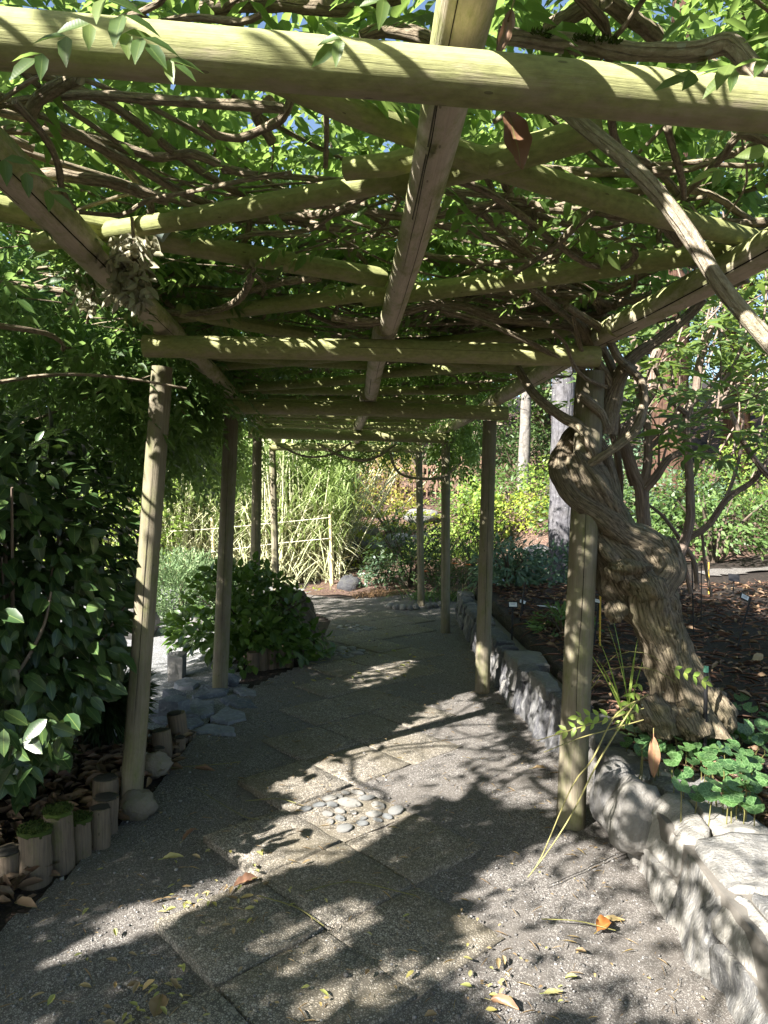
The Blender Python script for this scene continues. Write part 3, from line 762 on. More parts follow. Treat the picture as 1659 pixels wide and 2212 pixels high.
# ------------------------------------------------------------------ retaining wall
WL = thing('stone_wall', (1.1, 3.6, 0), 'low grey rubble stone retaining wall along the path edge', 'wall')
ys = np.arange(-1.2, 9.5, .25)
A = Acc()
bx0 = wall_x(ys) + .06
Vb = []
for y, x in zip(ys, bx0):
    Vb += [(x, y, -.05), (x + .02, y, .30), (x + .24, y, .30), (x + .26, y, -.05)]
n = len(ys); Fb = []
for i in range(n - 1):
    for j in range(4): Fb.append((i * 4 + j, i * 4 + (j + 1) % 4, (i + 1) * 4 + (j + 1) % 4, (i + 1) * 4 + j))
Fb += [(0, 1, 2, 3), (n * 4 - 4, n * 4 - 1, n * 4 - 2, n * 4 - 3)]
obj('mortar_core', mesh_np('mortar_core', Vb, [Fb], M['mortar'], None, False), WL)
def face_stone(y0, y1, z0, z1, seed, depth, near):
    """a stone of the wall face: outline in (y, z), bulging towards the path"""
    g = .002; k = 22
    cy, cz = (y0 + y1) / 2, (z0 + z1) / 2
    th = np.linspace(0, 2 * math.pi, k, endpoint=False) + rnd.uniform(0, .6)
    hy, hz_ = (y1 - y0) / 2 - g, (z1 - z0) / 2 - g
    pw = .38 if not near else .5
    sk = rnd.uniform(-.35, .35)
    ou = [(math.copysign(abs(math.cos(t)) ** pw, math.cos(t)) * hy * rnd.uniform(.92, 1.08), math.copysign(abs(math.sin(t)) ** pw, math.sin(t)) * hz_ * rnd.uniform(.94, 1.06)) for t in th]
    V = []; tl = rnd.uniform(-.2, .15)
    for s, dd in ((1.0, -.06), (1.0, depth * .6), (.95, depth * .9), (.8, depth * 1.0), (.6, depth * (1.0 + tl * .4)), (.4, depth * (1.0 + tl * .7)), (.2, depth * (1.0 + tl))):
        for (a, b) in ou:
            y = cy + a * s + sk * b * s; z = cz + b * s
            xx = float(wall_x(y)) + .055 - dd + .05 * (z / .35) * (.35 if near else 1)
            v = Vector((xx, y, z)); nn = mnoise.noise_vector(v * (6 if near else 12) + Vector((0 if near else seed, 0, 0)))
            n2 = mnoise.noise_vector(Vector((v.x * 34, v.y * 34, v.z * 12))); rg = abs(mnoise.noise(Vector((0 if near else seed, v.y * 11, v.z * 4))))
            V.append((xx + nn.x * .018 + n2.x * (.009 if near else .005) - rg * (.03 if near else .022) * (s < 1), y + nn.y * .014 + n2.y * .004, z + nn.z * .014))
    V.append((float(wall_x(cy)) + .055 - depth * 1.05 + .05 * (cz / .35) * (.35 if near else 1), cy, cz))
    F = [(r * k + i, r * k + (i + 1) % k, (r + 1) * k + (i + 1) % k, (r + 1) * k + i) for r in range(6) for i in range(k)]
    T = [(6 * k + i, 6 * k + (i + 1) % k, 7 * k) for i in range(k)]
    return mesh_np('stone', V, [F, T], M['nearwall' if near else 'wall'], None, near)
def wrap_pt(y, t, off):
    """surface of the near wall: up the face, round the arris and back over the top"""
    x0 = float(wall_x(y)) + .015; r = .075; f = .255
    if t < f: x, z, nx, nz_ = x0 + .05 * t / f, t, -1.0, .18
    elif t < f + .118:
        a = (t - f) / .118 * math.pi / 2; x, z, nx, nz_ = x0 + .05 + r - r * math.cos(a), f + r * math.sin(a), -math.cos(a), math.sin(a)
    else: x, z, nx, nz_ = x0 + .05 + r + (t - f - .118), f + r + .03 * (t - f - .118), 0.0, 1.0
    v = Vector((x * 1.0, y, z))
    d = .045 * mnoise.noise(v * 4.2) + .024 * mnoise.noise(v * 9.5) + .010 * mnoise.noise(Vector((x * 30, y * 34, z * 14))) - .03 * abs(mnoise.noise(Vector((x * 5, y * 6.5, z * 2.5)))) ** 1.2
    o = off + d
    return np.array((x + nx * o, y + .006 * mnoise.noise(v * 25), z + nz_ * o))
def wrap_stone(y0, y1, t0, t1, seed):
    k = 30; g = .003; cy, ct = (y0 + y1) / 2, (t0 + t1) / 2
    g = .006; hy, ht = (y1 - y0) / 2 - g, (t1 - t0) / 2 - g
    sk = rnd.uniform(-.25, .25); ou = []
    for i in range(k):
        t = 2 * math.pi * i / k; p = .32
        a = math.copysign(abs(math.cos(t)) ** p, math.cos(t)) * hy; b = math.copysign(abs(math.sin(t)) ** p, math.sin(t)) * ht
        w = 1 + .10 * mnoise.noise(Vector((math.cos(t) * 2, math.sin(t) * 2, seed)))
        ou.append((a * w, b * w))
    V = []; lift = rnd.uniform(-.006, .012)
    for q, (s_, off) in enumerate(((1.0, -.07), (1.0, lift - .028), (.97, lift), (.86, lift), (.7, lift), (.52, lift), (.34, lift), (.16, lift))):
        for (a, b) in ou: V.append(wrap_pt(cy + a * s_ + sk * b * s_ * (t1 < .4), ct + b * s_, off))
    V.append(wrap_pt(cy, ct, lift)); R_ = 8
    F = [(r * k + i, r * k + (i + 1) % k, (r + 1) * k + (i + 1) % k, (r + 1) * k + i) for r in range(R_ - 1) for i in range(k)]
    T = [((R_ - 1) * k + i, (R_ - 1) * k + (i + 1) % k, R_ * k) for i in range(k)]
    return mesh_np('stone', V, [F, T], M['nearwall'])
sid = 0
y = -.9
while y < 3.25:
    w = rnd.uniform(.2, .42); r = rnd.random()
    cuts = [-.05, rnd.uniform(.28, .40), .66] if r < .55 else [-.05, rnd.uniform(.12, .2), rnd.uniform(.36, .44), .66]
    for a, b in zip(cuts, cuts[1:]): obj('stone', wrap_stone(y, y + w + rnd.uniform(-.01, .012), a, b, sid), WL); sid += 1
    y += w
y = 3.25
while y < 9.2:
    w = rnd.uniform(.08, .2); top = .33 + rnd.uniform(-.02, .02)
    cuts = [-.04, top] if rnd.random() < .62 else [-.04, top * rnd.uniform(.35, .65), top]
    for a, b in zip(cuts, cuts[1:]):
        obj('stone', face_stone(y, y + w, a, b, sid, rnd.uniform(.03, .06), False), WL); sid += 1
    y += w
y = 3.3
while y < 9.0:
    w = rnd.choice((.16, .24, .34, .48)) * rnd.uniform(.85, 1.2)
    x0 = float(wall_x(y + w / 2)); dp = rnd.uniform(.14, .3)
    P = [(x0 + rnd.uniform(.02, .05), y + .01), (x0 + dp * .5, y + rnd.uniform(0, .03)), (x0 + dp + rnd.uniform(-.03, .03), y + .02), (x0 + dp + rnd.uniform(-.03, .03), y + w - .02), (x0 + dp * .5, y + w - rnd.uniform(0, .03)), (x0 + rnd.uniform(.02, .05), y + w - .01), (x0 + rnd.uniform(0, .04), y + w * .5)]
    V, F = rock(P, .29, .352 + rnd.uniform(-.02, .025), sid, .02, .1, 5, 8, .16)
    obj('capstone', mesh_np('capstone', V, F, M['cap'], None, False), WL); sid += 1
    y += w + .006
# two boulders rising where the wall meets the post
for (px, py, Y, r) in ((1300, 1665, 3.25, (.10, .13, .17)), (1345, 1690, 3.05, (.12, .14, .17))):
    c = at(px, py, Y)
    obj('stone', mesh_np('stone', *blob((c[0] + .06, Y, .22), r, px, .22, 16, 10), M['wall']), WL)

# ------------------------------------------------------------------ log stakes, rocks and flagstones on the left
LOGS = [(3, 1922, 1850, 58, 'plain', 'log stake cut off by the photo edge, first of the row'), (59, 1918, 1815, 70, 'moss', 'short wide log stake with bright moss cushion, second of the row'),
        (116, 1888, 1770, 62, 'moss', 'tall log stake with mossy top beside the short wide mossy one'), (165, 1858, 1782, 47, 'moss', 'small hollow log stake with moss in its top'),
        (206, 1836, 1760, 46, 'plain', 'bare log stake with dark top right of the hollow mossy stake'), (217, 1806, 1734, 54, 'plain', 'middle bare log stake in front of the tallest dark-topped one'),
        (217, 1774, 1692, 54, 'plain', 'rear dark-topped log stake next to the round rock and post'),
        (318, 1624, 1608, 26, 'plain', 'low log stake just right of the front left post'), (336, 1648, 1622, 28, 'plain', 'narrow flat log stake behind the post rock'),
        (347, 1638, 1588, 42, 'lean', 'leaning split log stake between the post and flagstones'), (383, 1606, 1548, 40, 'lean', 'tall split log stake at the flagstone edge'),
        (384, 1622, 1596, 26, 'plain', 'stubby log stake in front of the tall split one'), (412, 1600, 1585, 18, 'plain', 'tiny log stub at the end of the row by the flagstones')]
for q, (bx, by, ty, w, kind, lab) in enumerate(LOGS):
    b = gz(bx, by, 0); r = w / 2 * b[1] / PF; b[1] += r
    h = (by - ty) / PF * b[1] * 1.03
    t = thing('log_stake', (b[0], b[1], 0), lab, 'log stake', 'log stakes edging the left bed')
    lean = .12 if kind == 'lean' else rnd.uniform(-.03, .03)
    top = np.array((b[0] - lean * h * 1.2, b[1] + rnd.uniform(-.02, .02), h))
    tube_obj('log', M['log'], t, [(b[0], b[1], -.05), (b + top) / 2, top], [r * 1.02, r, r * .97], n=18, step=.05, rough=.10, rfreq=11, seed=80 + q)
    if kind != 'moss':
        V, F = blob((top[0], top[1], h + .001), (r * .93, r * .93, .006), q + 30, .3, 16, 6, 3)
        obj('cut_top', mesh_np('cut_top', V, F, M['endgrain']), t)
    if kind == 'moss':
        V, F = blob((top[0], top[1], h), (r * 1.02, r * 1.02, .022), q, .25, 16, 8, 3)
        obj('moss_cushion', mesh_np('moss_cushion', V, F, M['moss']), t)
        n = 420; a = RS.uniform(0, 6.3, n); rr = r * 1.0 * np.sqrt(RS.rand(n))
        P = np.column_stack((top[0] + rr * np.cos(a), top[1] + rr * np.sin(a), np.full(n, h + .012)))
        leaves(t, 'quad', M['moss'], P, rdir(n, .4, 1), rdir(n), .016, .006, mass='moss_tufts')
for (px, py, Y0, r, mat, lab) in ((299, 1745, 3.45, (.088, .08, .075), 'boulder', 'round mossy rock at the foot of the front left post'),
                            (336, 1672, 3.95, (.085, .07, .07), 'boulder', 'brown square rock right of the front left post'),
                            (313, 1632, 4.05, (.05, .05, .05), 'pale', 'small pale flat rock beside the front left post'),
                            (495, 1462, 5.85, (.09, .07, .05), 'flag', 'grey stone at the foot of the second left post')):
    c = at(px, py, Y0)
    o = obj('rock', mesh_np('rock', *blob((c[0], Y0, r[2] * .75), r, px, .28, 18, 12, 1.6), M[mat])); tag(o, lab, 'rock')
def cpt(cx, cy): return 324 + .2604 * cx, 1404 + .2604 * cy
FL = [([(440, 285), (640, 320), (620, 350), (380, 390), (360, 370)], .05, 'flagstone touching the second left post'),
      ([(378, 388), (520, 420), (525, 520), (430, 535), (245, 520), (330, 430)], .05, 'largest smooth blue grey flagstone of the group'),
      ([(590, 390), (700, 365), (830, 400), (875, 465), (720, 465), (640, 430)], .055, 'pale wedge flagstone nearest the path slabs'),
      ([(700, 320), (780, 295), (880, 340), (875, 370), (760, 365)], .055, 'thick flagstone right of the second left post'),
      ([(510, 545), (640, 475), (780, 520), (790, 560), (640, 600), (540, 575)], .07, 'rough rippled flagstone in the middle of the group'),
      ([(380, 655), (480, 600), (690, 640), (700, 695), (560, 690), (430, 670)], .06, 'frontmost long flagstone beside the log stakes'),
      ([(75, 420), (130, 375), (260, 370), (330, 400), (240, 430)], .11, 'raised thick dark flagstone standing above the others'),
      ([(270, 560), (400, 545), (440, 590), (340, 640), (290, 630)], .04, 'small flagstone behind the tall split log'),
      ([(20, 560), (130, 540), (240, 560), (140, 610)], .03, 'low flagstone just right of the front left post'),
      ([(0, 490), (150, 495), (240, 510), (100, 530), (0, 525)], .03, 'flat narrow flagstone at the gravel court edge'),
      ([(100, 330), (200, 310), (290, 360), (180, 365)], .06, 'flagstone with ochre edge behind the raised dark one'),
      ([(200, 260), (300, 230), (400, 260), (350, 300), (240, 290)], .05, 'hindmost flagstone below the glossy shrub'),
      ([(150, 165), (300, 165), (270, 205), (150, 200)], .16, 'pale sunlit block of stone at the court edge')]
for q, (poly, h, lab) in enumerate(FL):
    h = h if q in (6, 12) else h * .5
    P = [gz(*cpt(*p), h)[:2] for p in poly]; P = [np.mean(P, 0) + (p - np.mean(P, 0)) * 1.06 for p in P]
    if q == 12: P = [gz(x, y, 0)[:2] + d for (x, y), d in zip([cpt(*p) for p in poly], ((0, .0), (0, .0), (0, 0), (0, 0)))]
    V, F = rock(P, -.12, h, 200 + q, .02, .03, 4, 8, .06)
    o = obj('flagstone', mesh_np('flagstone', V, F, M['pale'] if q == 12 else M['flag'], None, False)); tag(o, lab, 'flagstone', 'flagstones beside the path')

# ------------------------------------------------------------------ wisteria: trunk, stems
VN = thing('wisteria_vine', (1.5, 3.5, .35), 'old gnarled wisteria twisting round the front right post and over the roof', 'vine')
def vt(name, mat, pts, n=12, step=.04, rough=.06, rfreq=10, seed=1, parent=VN, **k):
    """pts: (px, py, Y, radius in px)"""
    P = [at(x, y, Y) for x, y, Y, r in pts]; R = [r * Y / PF for x, y, Y, r in pts]
    return tube_obj(name, mat, parent, P, R, n=n, step=step, rough=rough, rfreq=rfreq, seed=seed, **k)
vt('trunk', M['vbark'], [(1482, 1565, 3.5, 88), (1478, 1515, 3.5, 62), (1452, 1440, 3.5, 48), (1428, 1370, 3.5, 50), (1408, 1310, 3.5, 60), (1375, 1255, 3.5, 72), (1342, 1205, 3.5, 66), (1308, 1165, 3.5, 46), (1280, 1130, 3.5, 32)],
   n=56, step=.014, rough=.17, rfreq=9, seed=2, ridges=4, ridge=.13, twist=10)
vt('trunk', M['vbark'], [(1440, 1405, 3.47, 34), (1400, 1290, 3.42, 48), (1430, 1230, 3.44, 44), (1400, 1180, 3.47, 36), (1345, 1150, 3.44, 30), (1290, 1105, 3.40, 27), (1240, 1070, 3.38, 24), (1213, 1025, 3.40, 23), (1212, 985, 3.46, 22), (1235, 950, 3.54, 22), (1275, 918, 3.60, 26), (1310, 870, 3.58, 30), (1312, 820, 3.55, 26)],
   n=26, step=.02, rough=.14, rfreq=9, seed=3, ridges=4, ridge=.07, twist=9)
vt('trunk', M['vbark'], [(1345, 1170, 3.5, 36), (1315, 1110, 3.46, 38), (1285, 1060, 3.42, 40), (1256, 1015, 3.40, 38), (1240, 985, 3.42, 26)], n=26, step=.02, rough=.12, rfreq=10, seed=4, ridges=6, ridge=.11, twist=6)
vt('trunk', M['vbark'], [(1330, 1120, 3.52, 24), (1320, 1040, 3.5, 16), (1300, 970, 3.46, 13), (1272, 930, 3.4, 14)], n=16, rough=.08, seed=5, ridges=4, ridge=.08, twist=8)
for q, (px, py, Y, r) in enumerate([(1425, 1556, 3.38, (.09, .09, .085)), (1490, 1562, 3.36, (.10, .10, .08)), (1558, 1550, 3.42, (.06, .08, .10)), (1545, 1530, 3.46, (.07, .08, .09)), (1400, 1270, 3.33, (.085, .07, .06)), (1330, 1235, 3.37, (.05, .05, .045)), (1360, 1225, 3.33, (.10, .05, .035)), (1330, 1320, 3.38, (.05, .05, .05)), (1440, 1190, 3.45, (.06, .07, .07)), (1440, 1340, 3.4, (.06, .06, .09)), (1405, 1540, 3.40, (.10, .1, .08))]):
    c = at(px, py, Y)
    V, F = blob(c, r, 300 + q, .42, 22, 14, 2.2)
    obj('burl', mesh_np('burl', V, F, M['vbark'], np.column_stack((V[:, 0] + .4 * V[:, 2], V[:, 2] + .3 * V[:, 1]))), VN)
def c4(cx, cy, Y, r): return (795 + .5208 * cx, 540 + .5208 * cy, Y, r)
ST = [[c4(980, 620, 3.5, 11), c4(1000, 560, 3.45, 12), c4(930, 430, 3.38, 11), c4(870, 310, 3.3, 10), c4(780, 240, 3.2, 9), c4(640, 130, 2.9, 8)],
      [c4(1000, 600, 3.5, 9), c4(1020, 520, 3.5, 10), c4(980, 420, 3.45, 9), c4(910, 340, 3.4, 9), c4(860, 250, 3.3, 8)],
      [c4(1110, 500, 3.35, 9), c4(1040, 450, 3.35, 9), c4(980, 340, 3.3, 9), c4(880, 270, 3.2, 8), c4(820, 230, 3.1, 8)],
      [c4(880, 400, 3.5, 10), c4(860, 325, 3.45, 11), c4(740, 300, 3.4, 11), c4(540, 280, 3.35, 11), c4(400, 235, 3.3, 10), c4(280, 225, 3.25, 10), c4(170, 250, 3.2, 10), c4(20, 300, 3.2, 9), c4(-150, 280, 3.2, 8)],
      [c4(900, 490, 3.35, 5), c4(800, 450, 3.3, 6), c4(640, 370, 3.25, 6), c4(480, 300, 3.2, 6), c4(300, 250, 3.15, 6)],
      [c4(620, 490, 3.6, 9), c4(690, 600, 3.5, 10), c4(800, 690, 3.42, 11), c4(880, 735, 3.38, 12), c4(930, 830, 3.36, 13), c4(965, 930, 3.4, 12), c4(1000, 1040, 3.45, 13), c4(1010, 1130, 3.5, 13)],
      [c4(985, 760, 3.5, 26), c4(1000, 660, 3.48, 24), c4(1030, 560, 3.45, 18), c4(1070, 480, 3.4, 15), c4(1120, 430, 3.38, 13), c4(1220, 360, 3.35, 12), c4(1330, 270, 3.3, 11), c4(1390, 200, 3.25, 11)],
      [c4(1070, 480, 3.34, 8), c4(1130, 540, 3.32, 9), c4(1145, 620, 3.32, 9), c4(1120, 730, 3.3, 10), c4(1050, 800, 3.3, 10), c4(980, 850, 3.3, 9), c4(910, 895, 3.34, 9)],
      [c4(880, 600, 3.36, 9), c4(910, 625, 3.33, 10), c4(955, 665, 3.36, 11), c4(985, 730, 3.42, 11)],
      [c4(865, 760, 3.5, 9), c4(870, 640, 3.5, 9), c4(880, 520, 3.52, 8), c4(895, 420, 3.5, 8)],
      [c4(990, 570, 3.35, 4), c4(900, 530, 3.3, 4), c4(850, 470, 3.25, 4), c4(820, 390, 3.2, 4), c4(770, 340, 3.1, 4)],
      [c4(930, 490, 3.35, 5), c4(890, 430, 3.3, 5), c4(865, 340, 3.25, 4.5), c4(850, 270, 3.2, 4)]]
for q, p in enumerate(ST): vt('stem', M['stem'], p, n=12, step=.035, rough=.10, rfreq=16, seed=20 + q)
def zs(pts, z, r, mat='stem', seed=0, j=.02):
    P = []
    for x, y in pts:
        p = gz(x, y, z + rnd.uniform(-j, j)); P.append(p)
    return tube_obj('stem', M[mat], VN, P, r, n=10, step=.03, rough=.22, rfreq=22, seed=seed)
k1 = .5208
HS = [([(0, 540), (200, 545), (420, 590), (640, 650), (800, 640), (950, 700), (1030, 720)], 0, 2.56, .017), ([(150, 520), (350, 560), (500, 600), (650, 655)], 0, 2.58, .014),
      ([(150, 770), (190, 720), (330, 740), (470, 760), (590, 800), (700, 830)], 0, 2.50, .022), ([(830, 510), (900, 560), (1000, 572), (1100, 530), (1170, 490), (1210, 405)], 0, 2.52, .014),
      ([(60, 420), (180, 560), (240, 680), (260, 800), (310, 870)], 0, 2.40, .011), ([(330, 880), (500, 890), (620, 830), (820, 790), (1000, 750), (1210, 715)], 0, 2.41, .008),
      ([(860, 860), (1000, 860), (1120, 880), (1280, 890), (1420, 870), (1520, 850)], 0, 2.62, .022), ([(880, 900), (1050, 910), (1200, 915), (1340, 940), (1480, 950)], 0, 2.6, .02),
      ([(1050, 1090), (1030, 1180), (980, 1250), (880, 1290), (760, 1300), (640, 1290)], 0, 2.44, .02), ([(640, 1210), (760, 1220), (900, 1225), (1040, 1200), (1180, 1170), (1330, 1150)], 0, 2.55, .022),
      ([(1120, 420), (1060, 470), (1090, 530), (1130, 590)], 0, 2.6, .018), ([(1350, 420), (1355, 550), (1350, 690)], 0, 2.5, .009),
      ([(830, 50), (950, 22), (1100, 10), (1300, 25), (1480, 20), (1659, -20)], 0, 2.72, .025), ([(640, 100), (800, 72), (1000, 90), (1080, 60)], 0, 2.5, .009),
      ([(130, 480), (150, 420), (240, 360), (330, 320)], 0, 2.5, .02), ([(0, 420), (110, 345), (200, 300)], 0, 2.45, .006)]
H2 = [([(350, 740), (500, 800), (640, 900), (770, 1000), (900, 1090), (1040, 1115), (1110, 1060), (1095, 1030)], 2.46, .014), ([(610, 1130), (750, 1040), (880, 920), (990, 820)], 2.45, .014),
      ([(330, 790), (440, 860), (560, 960), (680, 1070)], 2.58, .018), ([(550, 690), (580, 790), (640, 870), (700, 890), (840, 930), (1000, 935), (1130, 890)], 2.55, .016), ([(470, 680), (520, 800), (560, 900)], 2.6, .013),
      ([(290, 930), (420, 960), (560, 1010), (640, 1060)], 2.56, .018), ([(1240, 530), (1300, 740), (1310, 820)], 2.5, .012), ([(1290, 830), (1400, 720), (1480, 640), (1540, 560), (1659, 590)], 2.52, .014),
      ([(1180, 900), (1250, 960), (1290, 1010)], 2.5, .022), ([(990, 0), (1100, 80), (1200, 155)], 2.62, .022), ([(750, 110), (850, 60), (940, 0)], 2.62, .022)]
for q, (p, o_, z, r) in enumerate(HS): zs([(x * k1, y * k1) for x, y in p], z, r * .78, seed=50 + q)
for q, (p, z, r) in enumerate(H2): zs([(795 + x * k1, y * k1) for x, y in p], z, r * .8, seed=80 + q)
# mossy branch above the nearest beam and the long bare one that drops in front of the right purlin
vt('stem', M['litstem'], [(1075, 75, 1.42, 17), (1180, 88, 1.42, 19), (1270, 98, 1.42, 19), (1380, 112, 1.42, 18), (1500, 112, 1.40, 20), (1575, 95, 1.38, 22), (1630, 150, 1.35, 20), (1700, 180, 1.3, 18)], n=18, step=.02, rough=.12, rfreq=20, seed=110)
vt('stem', M['litstem'], [(1215, 235, 1.55, 15), (1270, 280, 1.52, 16), (1350, 345, 1.48, 17), (1430, 430, 1.44, 18), (1490, 510, 1.42, 18), (1560, 620, 1.40, 18), (1659, 735, 1.38, 19), (1740, 820, 1.36, 24)], n=18, step=.025, rough=.08, rfreq=14, seed=111)
vt('stem', M['stem'], [(1600, 150, 1.3, 14), (1640, 200, 1.28, 15), (1700, 260, 1.26, 15)], n=12, rough=.1, seed=112)
vt('stem', M['stem'], [(780, 80, 1.5, 14), (830, 65, 1.5, 16), (900, 75, 1.48, 18), (960, 100, 1.46, 16)], n=14, rough=.15, seed=113)
# moss tufts growing on the branch above the beam
n = 900
t_ = RS.rand(n); px = 1150 + 460 * t_; py = 84 + 20 * np.sin(t_ * 3) + RS.normal(0, 3, n)
k = np.sin(px * .035) + np.sin(px * .011 + 1) > .2
P = np.array([at(a, b - 10, 1.405 + rnd.uniform(-.015, .02)) for a, b in zip(px[k], py[k])])
leaves(VN, 'quad', M['moss'], P, rdir(len(P), .2, 1), rdir(len(P)), .014, .005, mass='moss_tufts')
# stems wandering through the roof
A = Acc()
nst = 0
def wander(p, a, n, z0, step, r, curl=.5):
    P = [np.array((p[0], p[1], z0))]; 
    for i in range(n):
        a += rnd.gauss(0, curl)
        q = P[-1] + np.array((math.cos(a) * step, math.sin(a) * step, rnd.gauss(0, .03)))
        q[2] = min(max(q[2], ZT + .05), ZT + .24)
        if q[0] < -1.5 or q[0] > 1.35: a = math.pi - a
        P.append(q)
    R = np.linspace(r, r * .45, len(P))
    return tube(P, R, n=7, step=.10, rough=.12, rfreq=14, seed=nst)
far_A = Acc()
for q in range(105):
    if q < 40: p = (1.0 + rnd.uniform(-.1, .1), 3.5 + rnd.uniform(-.3, .3)); a = math.radians(rnd.uniform(95, 265))
    else: p = (rnd.uniform(-1.3, 1.2), rnd.uniform(.6, 10)); a = rnd.uniform(0, 6.3)
    nst += 1
    V, F, U = wander(p, a, rnd.randint(8, 16), ZT + rnd.uniform(.03, .17), rnd.uniform(.16, .28), rnd.uniform(.006, .019), .38)
    if q < 80: Acc().add(V, F, U).obj('stem', M['stem'], VN)
    else: far_A.add(V, F, U)
for q in range(90):
    nst += 1; far_A.add(*wander((rnd.uniform(-1.3, 1.2), rnd.uniform(.9, 7)), rnd.uniform(0, 6.3), rnd.randint(6, 12), ZT + rnd.uniform(.0, .2), rnd.uniform(.14, .26), rnd.uniform(.003, .007), .3))
o = far_A.obj('fine_stems', M['stem'], VN); o['kind'] = 'stuff'
# looping tendrils hanging under the far beams
for q, pts in enumerate([[(690, 950, 7.9, 4), (740, 985, 7.8, 4), (800, 1000, 7.7, 4), (850, 960, 7.8, 3)], [(835, 970, 8.1, 4), (850, 1010, 8, 4), (890, 1035, 8, 4), (960, 1030, 8, 4), (1000, 1000, 8.1, 3)], [(600, 955, 7.5, 3), (660, 990, 7.5, 4), (720, 985, 7.5, 4), (760, 950, 7.5, 3)]]):
    vt('stem', M['stem'], [(a + rnd.uniform(-8, 8), b + rnd.uniform(-9, 9), c, d * rnd.uniform(.5, .9)) for a, b, c, d in pts], n=8, step=.04, rough=.3, rfreq=14, seed=140 + q)

# ------------------------------------------------------------------ wisteria leaves over the roof
def roof_leaves(n, y0, y1, z0, z1, k, L, R):
    y = RS.uniform(y0, y1, n); x = RS.uniform(-1.45, 1.35, n) - .055 * np.clip(y - 2, 0, 9)
    z = z0 + (z1 - z0) * RS.rand(n) ** 1.3
    P = np.column_stack((x, y, z)); D = rdir(n, -.35, .3); N = np.column_stack((RS.normal(0, .35, n), RS.normal(0, .35, n), np.ones(n)))
    return pinnate(P, D, N, RS.uniform(.8, 1.2, n) * R, k, L, .45)
sets = [roof_leaves(2100, .8, 3.6, ZT + .22, 3.15, 5, .085, .26), roof_leaves(140, 1.3, 3.6, ZT + .04, 2.7, 5, .075, .22), roof_leaves(3200, 3.6, 7, ZT + .14, 3.0, 5, .075, .24), roof_leaves(2000, 7, 10.8, ZT + .12, 2.95, 4, .085, .24), roof_leaves(1000, -2.6, .8, ZT + .1, 3.1, 5, .075, .24)]
# fringe hanging from the edges between the posts
def fringe(n, line, z0, z1, spread, L=.07, R=.22, k=5):
    line = np.array(line); t = RS.rand(n) * (len(line) - 1); i = np.minimum(t.astype(int), len(line) - 2); f = t - i
    P = line[i] + (line[i + 1] - line[i]) * f[:, None]
    P = np.column_stack((P + RS.normal(0, spread, (n, 2)), z1 - (z1 - z0) * RS.rand(n) ** 1.6))
    D = rdir(n, -.9, 0); N = rdir(n, .1, 1)
    return pinnate(P, D, N, R * RS.uniform(.8, 1.2, n), k, L, .9)
sets.append(fringe(520, [(-1.62, 5.9), (-1.85, 8.0), (-2.0, 10.2)], 1.75, 2.55, .14))
sets.append(fringe(200, [(.95, 7.4), (.85, 9.6)], 1.95, 2.5, .12))
sets.append(fringe(160, [(-1.3, 10.4), (.5, 10.5)], 2.08, 2.5, .08))
Pa = np.concatenate([s_[0] for s_ in sets]); Da = np.concatenate([s_[1] for s_ in sets]); Na = np.concatenate([s_[2] for s_ in sets]); La = np.concatenate([s_[3] for s_ in sets])
kk = keep(Pa + unit(Da) * La[:, None] * .5); Pa, Da, Na, La = Pa[kk], Da[kk], Na[kk], La[kk]
leaves(VN, 'lance', M['wleaf'], Pa, Da, Na, La, La * .42, 300)
# sprigs in front of the nearest beam
def sprig(c, d, n, R, L, k=3):
    P, D, N, l = pinnate(np.array([c]), np.array([d]), np.array([n]), R, k, L, .5)
    leaves(VN, 'lance', M['wleaf'], P, D, N, l, l * .42, 20)
sprig(at(225, 40, .98), (-.3, -.2, -.25), (.1, -.9, .5), .10, .055); sprig(at(240, 60, .95), (.9, -.1, -.3), (.1, -.8, .6), .09, .05, 2); sprig(at(200, -20, .98), (.4, -.2, -.3), (.1, -.8, .6), .12, .055)
sprig(at(1700, 130, .95), (-.9, 0, .05), (.1, -.7, .7), .13, .05); sprig(at(1700, 320, 1.0), (-.9, 0, -.1), (.1, -.7, .7), .10, .05, 2); sprig(at(-20, 330, 1.3), (.8, 0, -.3), (.2, -.8, .5), .12, .06); sprig(at(860, -25, 1.0), (-.5, 0, -.3), (.2, -.7, .5), .10, .05, 2); sprig(at(1720, 60, 1.0), (-.7, 0, -.3), (.2, -.7, .5), .10, .05, 2)

# withered hanging cluster by the left purlin
WC = thing('withered_sprays', tuple(at(280, 500, 2.55)), 'dry withered leaf cluster hanging beside the left roof pole', 'dried leaves')
for (px0, py0, w, h, n, Y) in ((288, 505, 42, 150, 300, 2.3), (193, 575, 28, 95, 120, 3.1)):
    P = np.array([at(px0 + rnd.gauss(0, w * .5) - .05 * j, py0 + h * rnd.random(), Y + rnd.uniform(-.06, .06)) for j in range(n)])
    leaves(WC, 'curl', M['withered'], P, rdir(n, -1, -.3), rdir(n), RS.uniform(.035, .06, n), RS.uniform(.013, .026, n), 60 if n > 200 else 20)
for (px, py, Y) in ((285, 490, 2.3), (193, 570, 3.1)):
    tube_obj('twig', M['stem'], WC, [at(px, py - 20, Y), at(px + 5, py + 60, Y), at(px - 5, py + 130, Y)], .006, n=6, step=.05)
